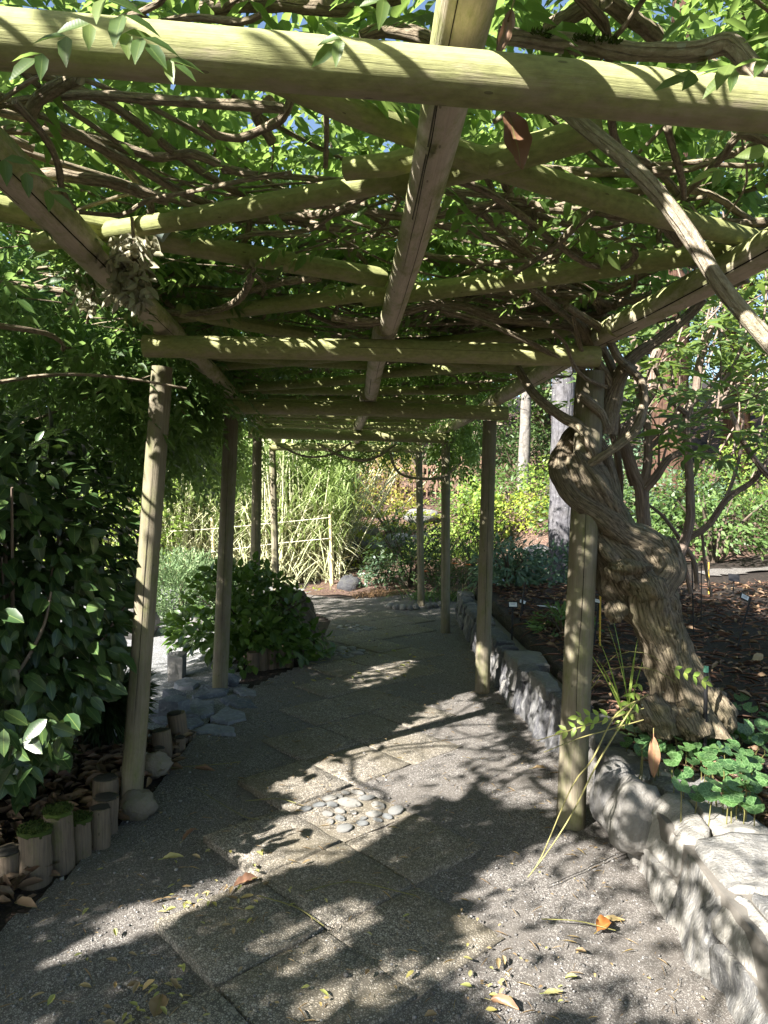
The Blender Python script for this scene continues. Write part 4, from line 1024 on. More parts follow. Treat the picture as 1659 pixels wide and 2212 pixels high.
# brown leaf caught on the beam
def bigleaf(name, mat, label, c, d, n, L, Wd, cat='leaf', group=None, tpl='oval'):
    """a single large dry leaf: finely cut blade with a curled edge, midrib and stalk"""
    X, Y, Z = frames(np.array([d], float), np.array([n], float)); X, Y, Z = X[0], Y[0], Z[0]
    a, b = 14, 8; sd_ = rnd.uniform(0, 90); cu = {'curl': .55, 'oval': .22}[tpl]; V = []; U = []
    for i in range(a + 1):
        t = i / a; w = (math.sin(math.pi * min(1, t * .97 + .02)) ** .75) * (1 - .25 * t) * (1 + .12 * mnoise.noise(Vector((t * 6, sd_, 0))))
        for q in range(b + 1):
            v = q / b * 2 - 1; m = mnoise.noise(Vector((t * 3.5, v * 2.5, sd_)))
            zz = cu * abs(v) ** 1.6 * Wd * w * (1 + .7 * mnoise.noise(Vector((t * 4, v, sd_ + 3)))) + m * .05 * L - .10 * L * t * t + .012 * L * math.sin(t * 26) * abs(v)
            V.append(np.array(c) + X * (t * L) + Y * (v * .5 * Wd * w * (1 - .12 * cu)) + Z * zz); U.append((t, v * .5))
    F = [(i * (b + 1) + q, (i + 1) * (b + 1) + q, (i + 1) * (b + 1) + q + 1, i * (b + 1) + q + 1) for i in range(a) for q in range(b)]
    A = Acc().add(np.array(V), [np.array(F)], np.array(U))
    A.add(*tube([np.array(c) - X * L * .22 + Z * .01 * L, np.array(c) - X * L * .1, np.array(c) + X * .02], .0012 + .006 * L, n=5))
    return tag(A.obj(name, M[mat], None), label, cat, group)
bigleaf('hanging_leaf', 'brown', 'large brown dead leaf hanging under the nearest beam', at(1095, 240, 1.22), (.35, 0, -1), (.3, -1, .1), .098, .062)
bigleaf('hanging_leaf', 'brown', 'dark dead leaf wedged behind the thick pole above the beam', at(1105, 20, 1.25), (-.25, 0, -1), (.6, -1, .1), .08, .03)

# ------------------------------------------------------------------ left wisteria / tree mass that shades the path
LT = thing('climbing_wisteria', (-2.6, 3.6, 0), 'leafy wisteria mass overhanging the left side of the pergola', 'vine')
for q in range(26):
    p = (rnd.uniform(-3.4, -1.3), rnd.uniform(1.5, 7.2), rnd.uniform(1.9, 2.9)); a = rnd.uniform(0, 6.3); P = [np.array(p)]
    for i in range(7): a += rnd.gauss(0, .35); P.append(P[-1] + np.array((math.cos(a) * .25, math.sin(a) * .25, rnd.gauss(0, .06))))
    tube_obj('stem', M['stem'], LT, P, np.linspace(.014, .005, 8), n=6, step=.12, rough=.05, seed=q)
tube_obj('stem', M['stem'], LT, [(-2.6, 4.3, 0), (-2.55, 4.25, .9), (-2.7, 4.1, 1.8), (-2.5, 3.9, 2.4)], [.05, .045, .04, .03], n=10, step=.1, rough=.08)
def mass(n, lo, hi, k, L, R):
    P = np.column_stack([RS.uniform(a, b, n) for a, b in zip(lo, hi)])
    P[:, 2] += .25 * np.sin(P[:, 0] * 2.1 + P[:, 1] * 1.7)
    return pinnate(P, rdir(n, -.6, .2), np.column_stack((RS.normal(0, .4, n), RS.normal(0, .4, n), np.ones(n))), R, k, L, .7)
sets = [mass(6800, (-3.7, .2, 2.05), (-1.15, 6.4, 3.5), 5, .075, .25), mass(1900, (-4.8, .4, 2.2), (-3.5, 4.6, 3.6), 5, .075, .25), mass(2300, (-3.7, 5.0, 2.2), (-1.75, 8.3, 3.6), 5, .07, .24), mass(3600, (-3.9, -3.2, 2.0), (-1.1, .4, 3.6), 4, .085, .25), mass(900, (-4.9, -2.0, 2.4), (-3.6, .6, 3.7), 4, .085, .25)]
sets.append(fringe(420, [(-1.55, 3.9), (-1.6, 6.0)], 1.7, 2.4, .12))
Pa = np.concatenate([s_[0] for s_ in sets]); Da = np.concatenate([s_[1] for s_ in sets]); Na = np.concatenate([s_[2] for s_ in sets]); La = np.concatenate([s_[3] for s_ in sets])
kk = keep(Pa + unit(Da) * La[:, None] * .5); Pa, Da, Na, La = Pa[kk], Da[kk], Na[kk], La[kk]
leaves(LT, 'lance', M['wdark'], Pa, Da, Na, La, La * .42, 200)

# ------------------------------------------------------------------ camellia on the left
CM = thing('camellia_shrub', (-1.9, 3.7, 0), 'dark glossy camellia shrub filling the left edge by the path', 'shrub')
for q in range(16):
    a = rnd.uniform(0, 6.3); h = rnd.uniform(1.0, 1.9); R_ = rnd.uniform(.2, .75)
    P = [(-1.95 + .05 * math.cos(a), 3.75 + .05 * math.sin(a), 0), (-1.95 + R_ * .35 * math.cos(a), 3.75 + R_ * .35 * math.sin(a), h * .4), (-1.95 + R_ * math.cos(a), 3.75 + R_ * math.sin(a), h)]
    tube_obj('stem', M['rbark'], CM, P, [.018, .013, .005], n=8, step=.1, rough=.08, seed=q)
for q, pts in enumerate([[(20, 1480, 3.0, 4), (60, 1420, 3.05, 4), (95, 1350, 3.1, 3.5), (110, 1280, 3.2, 3)]]):
    vt('stem', M['rbark'], pts, n=8, step=.05, rough=.05, parent=CM, seed=q)
n = 9500
u = rdir(n, -1, 1); rad = RS.rand(n) ** .33
P = np.column_stack((-2.05 + u[:, 0] * rad * 1.02, 3.75 + u[:, 1] * rad * 1.15, 1.02 + u[:, 2] * rad * .98))
x_, y_, w_ = proj(P)
# the outline seen from the path
edge = np.interp(y_, [820, 860, 950, 1050, 1150, 1250, 1350, 1430, 1500, 1560, 1620, 1700], [100, 150, 205, 262, 292, 285, 268, 250, 225, 160, 130, 60])
k = keep(P) & (P[:, 2] > .12) & (x_ < edge + 12 * np.sin(y_ * .09)) & (y_ > 830 + x_ * .25)
P = P[k]; n = len(P)
D = unit(u[k] * np.array((1, 1, .3)) + rdir(n) * .7 + np.array((0, 0, -.55))); N = unit(u[k] + rdir(n) * .6 + np.array((0, -.3, .5)))
L = RS.uniform(.06, .14, n); leaves(CM, 'oval', M['camleaf'], P, D, N, L, L * .52, 300)
# nearer drooping branch of the camellia at the frame edge
n = 150
P = np.array([at(rnd.uniform(-60, 150), rnd.uniform(1530, 1680), rnd.uniform(2.45, 2.9)) for _ in range(n)])
x_, y_, w_ = proj(P); k = (y_ < 1690 - .7 * np.maximum(x_ - 30, 0)); P = P[k]; n = len(P)
L = RS.uniform(.075, .11, n); leaves(CM, 'oval', M['camleaf'], P, unit(rdir(n, -1, .1) + np.array((.3, -.2, -.4))), unit(rdir(n, .0, 1) + np.array((0, -.5, .3))), L, L * .52, n, mass='leaf_mass')
# dark feathery plant below it
FP = thing('feathery_conifer', (-1.65, 4.5, 0), 'dark feathery low conifer below the camellia beside the gravel', 'shrub')
n = 1500; c = np.array((-1.72, 4.45, .3)); u = rdir(n, -.9, .6)
P = c + u * RS.rand(n, 1) * np.array((.12, .15, .15)); tube_obj('stem', M['rbark'], FP, [(-1.72, 4.45, -.05), (-1.72, 4.45, .35)], [.02, .012], n=7)
leaves(FP, 'lance', M['dark'], P, unit(u + np.array((.2, 0, -.3))), rdir(n), .22, .012, 60, name='frond')

# ------------------------------------------------------------------ salal mound with stump in the middle distance
SL = thing('salal_shrub', (-1.35, 6.8, 0), 'glossy green salal mound behind the second left post', 'shrub')
n = 5200; u = rdir(n, -.3, 1); rad = RS.rand(n) ** .4
P = np.column_stack((-1.32 + u[:, 0] * rad * .70, 6.9 + u[:, 1] * rad * .8, .16 + u[:, 2] * rad * .72))
P[:, 2] -= np.clip(P[:, 0] + 1.0, 0, 1) * .5
nv = np.array([mnoise.noise(Vector(p) * 3.5) for p in P]); P = P + u * (nv * .28)[:, None]
k = (P[:, 2] > .05) & (nv > -.3 + .25 * rad); P = P[k]; u = u[k]; n = len(P)
L = RS.uniform(.045, .12, n); leaves(SL, 'oval', M['salal'], P, unit(u + rdir(n) * .8 + np.array((0, 0, -.35))), unit(u + rdir(n) * .5 + np.array((0, -.2, .6))), L, L * .6, 240)
for q in range(14):
    a = rnd.uniform(0, 6.3); R_ = rnd.uniform(.3, .75)
    tube_obj('stem', M['darkbark'], SL, [(-1.32, 6.9, -.03), (-1.32 + R_ * .5 * math.cos(a), 6.9 + R_ * .5 * math.sin(a), .4), (-1.32 + R_ * math.cos(a), 6.9 + R_ * math.sin(a), .62)], [.012, .008, .003], n=6, step=.1)
SP = thing('tree_stump', (-.95, 7.2, 0), 'dark weathered stump at the path side of the salal mound', 'stump')
tube_obj('stump_body', M['darkbark'], SP, [(-.92, 7.3, -.05), (-.95, 7.3, .2), (-1.0, 7.3, .45), (-1.02, 7.3, .56)], [.34, .28, .22, .19], n=32, step=.04, rough=.25, rfreq=5, ridges=7, ridge=.07, twist=2)
obj('moss_patch', mesh_np('moss_patch', *blob((-1.02, 7.3, .56), (.17, .17, .04), 4, .4, 16, 8, 3), M['moss']), SP)
for q, (px, h, lab) in enumerate(((542, .16, 'dark log stake at the salal foot next to the second post'), (562, .2, 'second dark log stake under the salal leaves'), (582, .17, 'dark log stake midway along the salal edge'), (601, .19, 'fourth dark log stake along the salal edge'), (619, .15, 'last dark log stake at the stump end of the salal'))):
    b = gz(px, 1452 - (px - 542) * .12, 0)
    t = tube_obj('log_stake', M['log'], None, [(b[0], b[1] + .1, -.05), (b[0], b[1] + .1, h)], .055, n=14, step=.06, rough=.06, seed=q)
    tag(t, lab, 'log stake', 'log stakes under the salal')

# juniper mound
JN = thing('juniper_mound', (-2.9, 9.6, -.1), 'pale grey green juniper mound in the sun behind the salal', 'shrub')
n = 6500; u = rdir(n, -.1, 1); rad = RS.rand(n) ** .3
P = np.column_stack((-2.75 + u[:, 0] * rad * 1.0, 9.7 + u[:, 1] * rad * .9, -.15 + u[:, 2] * rad * .92))
leaves(JN, 'lance', M['juniper'], P, unit(u + rdir(n) * .6 + np.array((0, 0, -.3))), rdir(n), RS.uniform(.09, .16, n), .014, 120, name='sprig')
tube_obj('stem', M['darkbark'], JN, [(-2.75, 9.7, -.15), (-2.75, 9.7, .4)], [.05, .02], n=8)
for (x, y, r, lab) in ((-2.35, 8.6, (.22, .18, .16), 'pale sunlit boulder at the foot of the juniper mound'), (-3.0, 8.3, (.35, .3, .3), 'large pale boulder in the sunlit gravel seen left of the post')):
    o = obj('boulder', mesh_np('boulder', *blob((x, y, r[2] * .4 - .1), r, x * 9, .3, 18, 12), M['pale'])); tag(o, lab, 'boulder')

# ------------------------------------------------------------------ reeds and their rope fence
RD = thing('reed_clump', (-2.6, 13.6, 0), 'tall sunlit reed stand with tan canes and arching green blades', 'reeds')
def ribbon(P0, D, L, wd, arch, seg=6):
    """arching blades: n ribbons"""
    n = len(P0); t = np.linspace(0, 1, seg + 1)
    h = unit(np.column_stack((D[:, 0], D[:, 1], np.zeros(n)))); side = np.column_stack((-h[:, 1], h[:, 0], np.zeros(n)))
    pos = P0[:, None] + D[:, None] * (L[:, None] * t)[..., None] + h[:, None] * (L[:, None] * arch[:, None] * t ** 2)[..., None] * .6 - np.array((0, 0, 1.0)) * (L[:, None] * arch[:, None] * t ** 2.2)[..., None]
    ww = (wd[:, None] * np.array([max(.05, math.sin(math.pi * (.12 + .88 * q) ** .8)) for q in t]))[..., None] * side[:, None]
    V = np.stack((pos - ww, pos + ww), 2).reshape(-1, 3)
    k = 2 * (seg + 1); i = np.arange(seg) * 2
    f = np.stack((i, i + 1, i + 3, i + 2), 1)
    F = (f[None] + (np.arange(n) * k)[:, None, None]).reshape(-1, 4)
    U = np.zeros((len(V), 2)); U[:, 0] = np.tile(np.repeat(t, 2), n); U[:, 1] = np.tile(np.array([-.5, .5] * (seg + 1)), n)
    return V, [F], U
n = 3000
cx = RS.uniform(-6.5, -.75, n); cy = 12.6 + 2.8 * RS.rand(n) ** 1.2 + .15 * np.sin(cx * 4)
H = RS.uniform(1.5, 2.7, n) + .25 * np.sin(cx * 1.7)
lean = RS.normal(0, .10, (n, 2)) + np.column_stack((np.where(RS.rand(n) < .25, RS.normal(0, .35, n), 0), np.zeros(n)))
me = mesh_np('cane', *tube([(0, 0, 0), (0, 0, .5), (.02, 0, 1)], [1, 1, .7], n=6, cap=False)[:2], M['cane'])
ok = np.argsort(cy)
A = Acc()
for q, i in enumerate(ok):
    R_ = rnd.uniform(.008, .014)
    Z = Vector((lean[i, 0], lean[i, 1], 1)).normalized(); X = Z.orthogonal().normalized(); Y_ = Z.cross(X)
    X = X * R_; Y_ = Y_ * R_; Z = Z * H[i]
    if q < 260 and cx[i] > -5:
        Mx = Matrix(((X.x, Y_.x, Z.x, cx[i]), (X.y, Y_.y, Z.y, cy[i]), (X.z, Y_.z, Z.z, 0), (0, 0, 0, 1))); obj('cane', me, RD, Mx)
    else:
        A.add(*tube([(cx[i], cy[i], 0), (cx[i] + lean[i, 0] * H[i], cy[i] + lean[i, 1] * H[i], H[i])], R_, n=4, cap=False))
o = A.obj('cane_mass', M['cane'], RD); o['kind'] = 'stuff'
n = 11000
bx = RS.uniform(-6.5, -.7, n); by = 12.5 + 2.6 * RS.rand(n) ** 1.4; bz = .45 + 1.75 * RS.rand(n) ** .8
a = RS.uniform(0, 6.3, n); D = unit(np.column_stack((np.cos(a) * .45, np.sin(a) * .45 - .1, np.ones(n))))
V, F, U = ribbon(np.column_stack((bx, by, bz)), D, RS.uniform(.5, 1.05, n), RS.uniform(.009, .018, n), RS.uniform(.15, .75, n))
o = obj('green_blades', mesh_np('green_blades', V, F, M['reedgreen'], U), RD); o['kind'] = 'stuff'
n = 7000
bx = RS.uniform(-6.5, -.75, n); by = 12.45 + 1.6 * RS.rand(n) ** 1.4; bz = RS.uniform(.05, 1.5, n)
D = rdir(n, -.5, .9)
V, F, U = ribbon(np.column_stack((bx, by, bz)), D, RS.uniform(.25, .7, n), RS.uniform(.006, .012, n), RS.uniform(.1, .9, n), 3)
o = obj('dry_blades', mesh_np('dry_blades', V, F, M['reedtan'], U), RD); o['kind'] = 'stuff'
# near green blades drooping at the right end
n = 200
P = np.column_stack((RS.normal(-.75, .14, n), RS.uniform(12.2, 13.2, n), RS.uniform(1.3, 2.4, n))); a = RS.uniform(0, 6.3, n)
V, F, U = ribbon(P, unit(np.column_stack((np.cos(a) * .4 + .2, np.sin(a) * .3, np.ones(n) * .6))), RS.uniform(.8, 1.3, n), RS.uniform(.012, .02, n), RS.uniform(.5, 1.1, n), 8)
o = obj('drooping_blades', mesh_np('drooping_blades', V, F, M['reedgreen'], U), RD); o['kind'] = 'stuff'
RF = thing('rope_fence', (-2.6, 12.2, 0), 'bamboo post and pale rope fence in front of the reeds', 'fence')
RY = 12.25
for (px, y0, y1) in ((717, 1300, 1112), (462, 1295, 1118), (300, 1295, 1115)):
    a = at(px + 2, y0, RY); b = at(px - 4, y1, RY); a[2] = min(a[2], -.02)
    tube_obj('post', M['bamboo'], RF, [a, (a + b) / 2, b], [.032, .03, .028], n=10, step=.2, rough=.03)
for yy in ((1118, 1142, 1150), (1163, 1192, 1186)):
    tube_obj('rail', M['rope'], RF, [at(712, yy[0], RY - .035), at(590, yy[0] + 12, RY - .03), at(460, yy[1], RY - .035), at(380, yy[1] + 5, RY - .03), at(300, yy[2], RY - .035), at(150, yy[2], RY)], .007, n=6, step=.2, rough=.3)

# ------------------------------------------------------------------ slope planting
def shrub(name, label, c, r, n, mat, L, wr=.5, tpl='quad', parts=0, cat='shrub', stems=5, droop=-.2, bark='darkbark', layers=0, group=None, lift=.0):
    z0 = hz(c[0], c[1]) if len(c) < 3 else c[2]
    root = thing(name, (c[0], c[1], z0), label, cat, group)
    u = rdir(n, -.35, 1); rad = RS.rand(n) ** .36
    P = np.column_stack((c[0] + u[:, 0] * rad * r[0], c[1] + u[:, 1] * rad * r[1], z0 + lift + r[2] * .3 + u[:, 2] * rad * r[2] * .75))
    if layers:
        zz = (P[:, 2] - z0) / r[2] * layers; P[:, 2] = z0 + (np.floor(zz) + .25 * (zz - np.floor(zz)) + .12 * np.sin(P[:, 0] * 9)) / layers * r[2]
    nv = np.array([mnoise.noise(Vector(p) * 3.2 / max(.35, r[0])) for p in P])
    k = nv > -.12; P = P[k]; u = u[k]; m = len(P)
    P = P + u * (nv[k] * .16 * r[0])[:, None]
    l = RS.uniform(.7, 1.25, m) * L
    leaves(root, tpl, M[mat], P, unit(u * np.array((1, 1, .4)) + rdir(m) * .7 + np.array((0, 0, droop))), unit(u + rdir(m) * .6 + np.array((0, -.2, .5))), l, l * wr, parts)
    for q in range(stems):
        a = rnd.uniform(0, 6.3); R_ = rnd.uniform(.4, .8)
        tube_obj('stem', M[bark], root, [(c[0], c[1], z0 - .05), (c[0] + r[0] * R_ * .35 * math.cos(a), c[1] + r[1] * R_ * .35 * math.sin(a), z0 + lift + r[2] * .35), (c[0] + r[0] * R_ * math.cos(a), c[1] + r[1] * R_ * math.sin(a), z0 + lift + r[2] * .75)], [.03 * r[0] + .008, .02 * r[0] + .005, .004], n=6, step=.2, rough=.06, seed=q)
    return root
shrub('maple_shrub', 'low layered yellow green maple at the foot of the timber fence', (.15, 15.6), (1.25, .8, .95), 3200, 'maple', .07, .6, layers=4, parts=60)
shrub('maple_shrub', 'small yellow green maple spreading over the slope rocks', (-.55, 13.6), (.75, .6, .8), 1600, 'maple', .065, .6, layers=3, parts=40)
shrub('maple_shrub', 'yellow maple in front of the timber fence', (-.15, 17.6), (1.1, .8, 1.9), 3000, 'omaple', .08, .6, parts=40)
shrub('rhododendron_shrub', 'dark green shrub with pinkish undersides beside the last right post', (.45, 11.9), (.72, .55, 1.25), 2300, 'dark', .09, .38, 'lance', 80)
shrub('juniper_shrub', 'dark drooping conifer shrub behind the right posts', (1.55, 11.2, .05), (.75, .6, 1.35), 3400, 'dark', .10, .16, 'lance', 60, droop=-.8)
shrub('bright_shrub', 'bright yellow green leafy shrub seen between the right posts', (1.85, 14.2), (.62, .6, 1.5), 2400, 'bright', .085, .6, 'oval', 80)
shrub('bright_shrub', 'low sunlit yellow green ground shrub right of the third post', (2.7, 14.3), (1.2, .8, .75), 2600, 'maple', .07, .6)
shrub('bright_shrub', 'sunlit pale shrub on the slope above the low wall end', (1.15, 13.2), (.8, .6, .7), 1900, 'bright', .07, .6)
shrub('bright_shrub', 'tall thin sunlit shrub before the pale trunk', (3.3, 15.0), (.5, .5, 1.3), 1200, 'bright', .09, .5)
shrub('variegated_shrub', 'pale cream edged shrub near the brown sedge', (.0, 11.9), (.38, .3, .55), 900, 'bluish', .06, .5)
shrub('leafy_perennial', 'blue green leafy perennial patch behind the stone wall', (2.3, 9.4), (1.15, .7, .75), 2600, 'bluish', .12, .35, 'lance', 150, 'plant', stems=10)
shrub('leafy_perennial', 'smaller blue green perennial right of the wall end', (1.6, 9.0), (.45, .4, .6), 900, 'bluish', .11, .35, 'lance', 60, 'plant', stems=8)
shrub('fern_clump', 'small dark fern growing beside the plant labels', (1.62, 6.3), (.28, .3, .22), 420, 'mid', .085, .3, 'lance', 120, 'fern', stems=6)
for q, (x, y, r, mt, lab) in enumerate([(-.55, 11.9, (.2, .16, .17), 'darkrock', 'dark grey boulder beside the brown sedge'), (.3, 14.6, (.35, .25, .2), 'pale', 'pale rock slab on the slope under the maple'), (.85, 14.7, (.28, .2, .16), 'pale', 'second pale rock right of the slope slab'),
                                  (-.2, 14.5, (.26, .2, .24), 'pale', 'pale rock left of the slope slab'), (.55, 14.25, (.2, .18, .14), 'pale', 'small pale rock below the slope slab'), (1.75, 10.6, (.2, .16, .26), 'flag', 'upright grey boulder behind the daylilies'),
                                  (2.2, 12.3, (.3, .2, .16), 'pale', 'white rock among the shrubs right of the posts'), (2.75, 12.6, (.26, .2, .15), 'pale', 'white rock above the blue green perennials'), (-.5, 16.3, (.4, .3, .3), 'pale', 'pale boulder below the orange maple'), (.9, 16.8, (.4, .3, .22), 'pale', 'pale boulder at the timber fence foot')]):
    o = obj('boulder', mesh_np('boulder', *blob((x, y, hz(x, y) + r[2] * .45), r, 400 + q, .35, 16, 10), M[mt])); tag(o, lab, 'boulder')
def strap_plant(name, label, c, n, L, wd, mat, arch=(.4, 1.1), up=.9, parts=True, cat='plant', spread=.08):
    z = hz(*c[:2]) if len(c) < 3 else c[2]
    root = thing(name, (c[0], c[1], z), label, cat)
    for i in range(n):
        a = rnd.uniform(0, 6.3)
        V, F, U = ribbon(np.array([(c[0] + rnd.gauss(0, spread), c[1] + rnd.gauss(0, spread), z - .02)]), unit(np.array([(math.cos(a) * .5, math.sin(a) * .5, up)])), np.array([L * rnd.uniform(.6, 1.15)]), np.array([wd]), np.array([rnd.uniform(*arch)]), 7)
        obj('blade', mesh_np('blade', V, F, M[mat], U), root)
    return root
for (c, lab) in (((.62, 10.75), 'daylily clump with orange flowers left of the last right post'), ((1.25, 10.7), 'daylily clump with an orange flower between the right posts'), ((.95, 10.9), 'daylily clump just behind the last right post')):
    t = strap_plant('daylily_clump', lab, c, 42, .62, .011, 'mid', spread=.12)
    for q in range(2 if 'behind' not in lab else 0):
        p = np.array((c[0] + rnd.uniform(-.25, .15), c[1] - .15, hz(*c) + rnd.uniform(.35, .6)))
        f = obj('flower', mesh_np('flower', *scatter('oval', np.repeat(p[None], 6, 0), unit(np.column_stack((np.cos(np.arange(6) * 1.05), np.sin(np.arange(6) * 1.05), np.full(6, .5)))), np.tile([0, 0, 1.0], (6, 1)), .06, .025)[:2], M['flower']), t)
        tube_obj('flower_stalk', M['stalk'], t, [(c[0], c[1], hz(*c)), (p + np.array((c[0], c[1], p[2]))) / 2, p], .004, n=5)
strap_plant('brown_sedge', 'tuft of brown sedge grass where the path ends', (-.15, 11.25), 130, .42, .004, 'grassbrown', (.6, 1.3), .9, spread=.13)
strap_plant('brown_sedge', 'second brown sedge tuft right of the larger one', (.15, 11.4), 90, .36, .004, 'grassbrown', (.6, 1.3), .9, spread=.1)
strap_plant('yellow_groundcover', 'low yellow green plant at the reed fence foot', (-1.05, 11.9), 60, .14, .012, 'maple', (.5, 1.2), .8, spread=.18)
IR = strap_plant('iris_plant', 'pale green strappy iris leaves in the bark bed left of the trunk', (1.25, 3.95, .36), 0, .3, .008, 'bright')
ib = at(1357, 1436, 3.9); ib[2] = .37
for (px, py, Y) in ((1262, 1338, 3.8), (1310, 1345, 3.85), (1332, 1285, 3.95), (1318, 1310, 3.9), (1372, 1350, 3.95), (1385, 1370, 3.9), (1300, 1395, 3.8)):
    tp = at(px, py, Y); v = tp - ib; L = np.linalg.norm(v)
    V, F, U = ribbon(ib[None] + RS.normal(0, .012, (1, 3)) * np.array((1, 1, 0)), v[None] / L, np.array([L]), np.array([.008]), np.array([.12]), 6)
    obj('blade', mesh_np('blade', V, F, M['bright'], U), IR)
# edging stones by the last right post
for q, (px, py) in enumerate([(843, 1318), (856, 1321), (870, 1322), (884, 1322), (898, 1321), (926, 1319), (940, 1317), (953, 1314)]):
    p = gz(px, py, .0)
    o = obj('edging_stone', mesh_np('edging_stone', *blob((p[0], p[1] + .1, .04), (.055, .06, .05), 500 + q, .3, 10, 7), M['pale']))
    tag(o, 'small pale edging stone in the row round the last right post', 'stone', 'edging stones at the daylilies')

# timber fence high on the slope
TF = thing('timber_fence', (1.0, 18.6, hz(1, 18.6)), 'red brown timber lattice fence high on the slope', 'fence')
zf = at(840, 1078, 18.6)[2]
for q, x in enumerate(np.arange(-.75, 2.6, .55)):
    obj('post', mesh_np('post', *box((x, 18.6, zf + .4), (.10, .10, 1.5)), M['timber'], None, False), TF)
for dz, hgt in ((-.05, .14), (.28, .07), (.62, .07), (.86, .09)):
    obj('rail', mesh_np('rail', *box((.9, 18.54, zf + dz), (3.6, .05, hgt)), M['timber'], None, False), TF)
pm = mesh_np('picket', *box((0, 0, 0), (.035, .03, .95)), M['timber'], None, False)
for x in np.arange(-.85, 2.65, .115): obj('picket', pm, TF, Matrix.Translation((x, 18.5, zf + .38)))

# ------------------------------------------------------------------ trees behind
def tree(name, label, x, y, h, r, cr, n, mat, L, bark, cb=.35, wr=.5, conifer=False, lean=0.0, branches=9, group=None, tpl='quad', hole=-.1):
    z0 = hz(x, y)
    root = thing(name, (x, y, z0), label, 'tree', group)
    top = np.array((x + lean * h, y, z0 + h))
    tube_obj('trunk', M[bark], root, [(x, y, z0 - .2), (x + lean * h * .3 + rnd.uniform(-.05, .05), y, z0 + h * .35), (x + lean * h * .65, y, z0 + h * .7), top], [r * 1.25, r, r * .6, r * .15], n=16, step=.35, rough=.10, rfreq=3, seed=int(x * 10) % 50)
    for q in range(branches):
        f = rnd.uniform(cb, .92); b = np.array((x + lean * h * f, y, z0 + h * f)); a = rnd.uniform(0, 6.3); l = cr * rnd.uniform(.6, 1.0) * (1.15 - f if conifer else 1)
        e = b + np.array((math.cos(a) * l, math.sin(a) * l, l * (-.1 if conifer else .45)))
        tube_obj('branch', M[bark], root, [b, (b + e) / 2 + np.array((0, 0, .08 * l)), e], [r * .35 * (1.1 - f), r * .2 * (1.1 - f), .008], n=6, step=.4, rough=.05)
    u = rdir(n, -1, 1); rad = RS.rand(n) ** .38
    zc = z0 + h * (cb + 1.03) / 2; hh = h * (1.08 - cb) / 2
    P = np.column_stack((u[:, 0] * rad * cr, u[:, 1] * rad * cr, u[:, 2] * rad * hh))
    if conifer:
        f = (P[:, 2] / hh + 1) / 2; P[:, 0] *= 1.25 - 1.05 * f; P[:, 1] *= 1.25 - 1.05 * f
        lay = h * .055; P[:, 2] = np.floor(P[:, 2] / lay) * lay + RS.uniform(0, .35, n) * lay - .22 * np.hypot(P[:, 0], P[:, 1])
    P += np.array((x + lean * h * .7, y, zc))
    nv = np.array([mnoise.noise(Vector(p) * (1.5 / max(.5, cr * .55))) + .5 * mnoise.noise(Vector(p) * (4 / max(.5, cr * .55))) for p in P])
    k = nv > hole; P = P[k] + u[k] * (nv[k] * .25 * cr)[:, None]; m = len(P)
    l = RS.uniform(.7, 1.3, m) * L
    V, F, U = scatter(tpl, P, unit(u[k] * np.array((1, 1, .3)) + rdir(m) * .8 + np.array((0, 0, -.3))), unit(rdir(m) * .7 + np.array((0, -.2, .8))), l, l * wr)
    o = obj('crown', mesh_np('crown', V, F, M[mat], U), root); o['kind'] = 'stuff'
    return root
T = tree
T('fir_tree', 'grey barked fir trunk right of the pergola posts', 2.75, 10.9, 11, .17, 1.9, 3500, 'mid', .13, 'greybark', .62)
T('pale_tree', 'pale barked tree on the slope behind the sunlit shrubs', 3.35, 17.2, 7.5, .12, 2.0, 5200, 'bluish', .13, 'whitebark', .36)
T('redwood_tree', 'thick red barked redwood behind the rhododendron stems', 6.2, 15.5, 16, .32, 2.5, 3500, 'mid', .16, 'redbark', .5, conifer=True)
T('redwood_tree', 'second slimmer red barked redwood beyond the rhododendron', 8.6, 17.5, 16, .26, 2.5, 4200, 'dark', .16, 'redbark', .3, conifer=True)
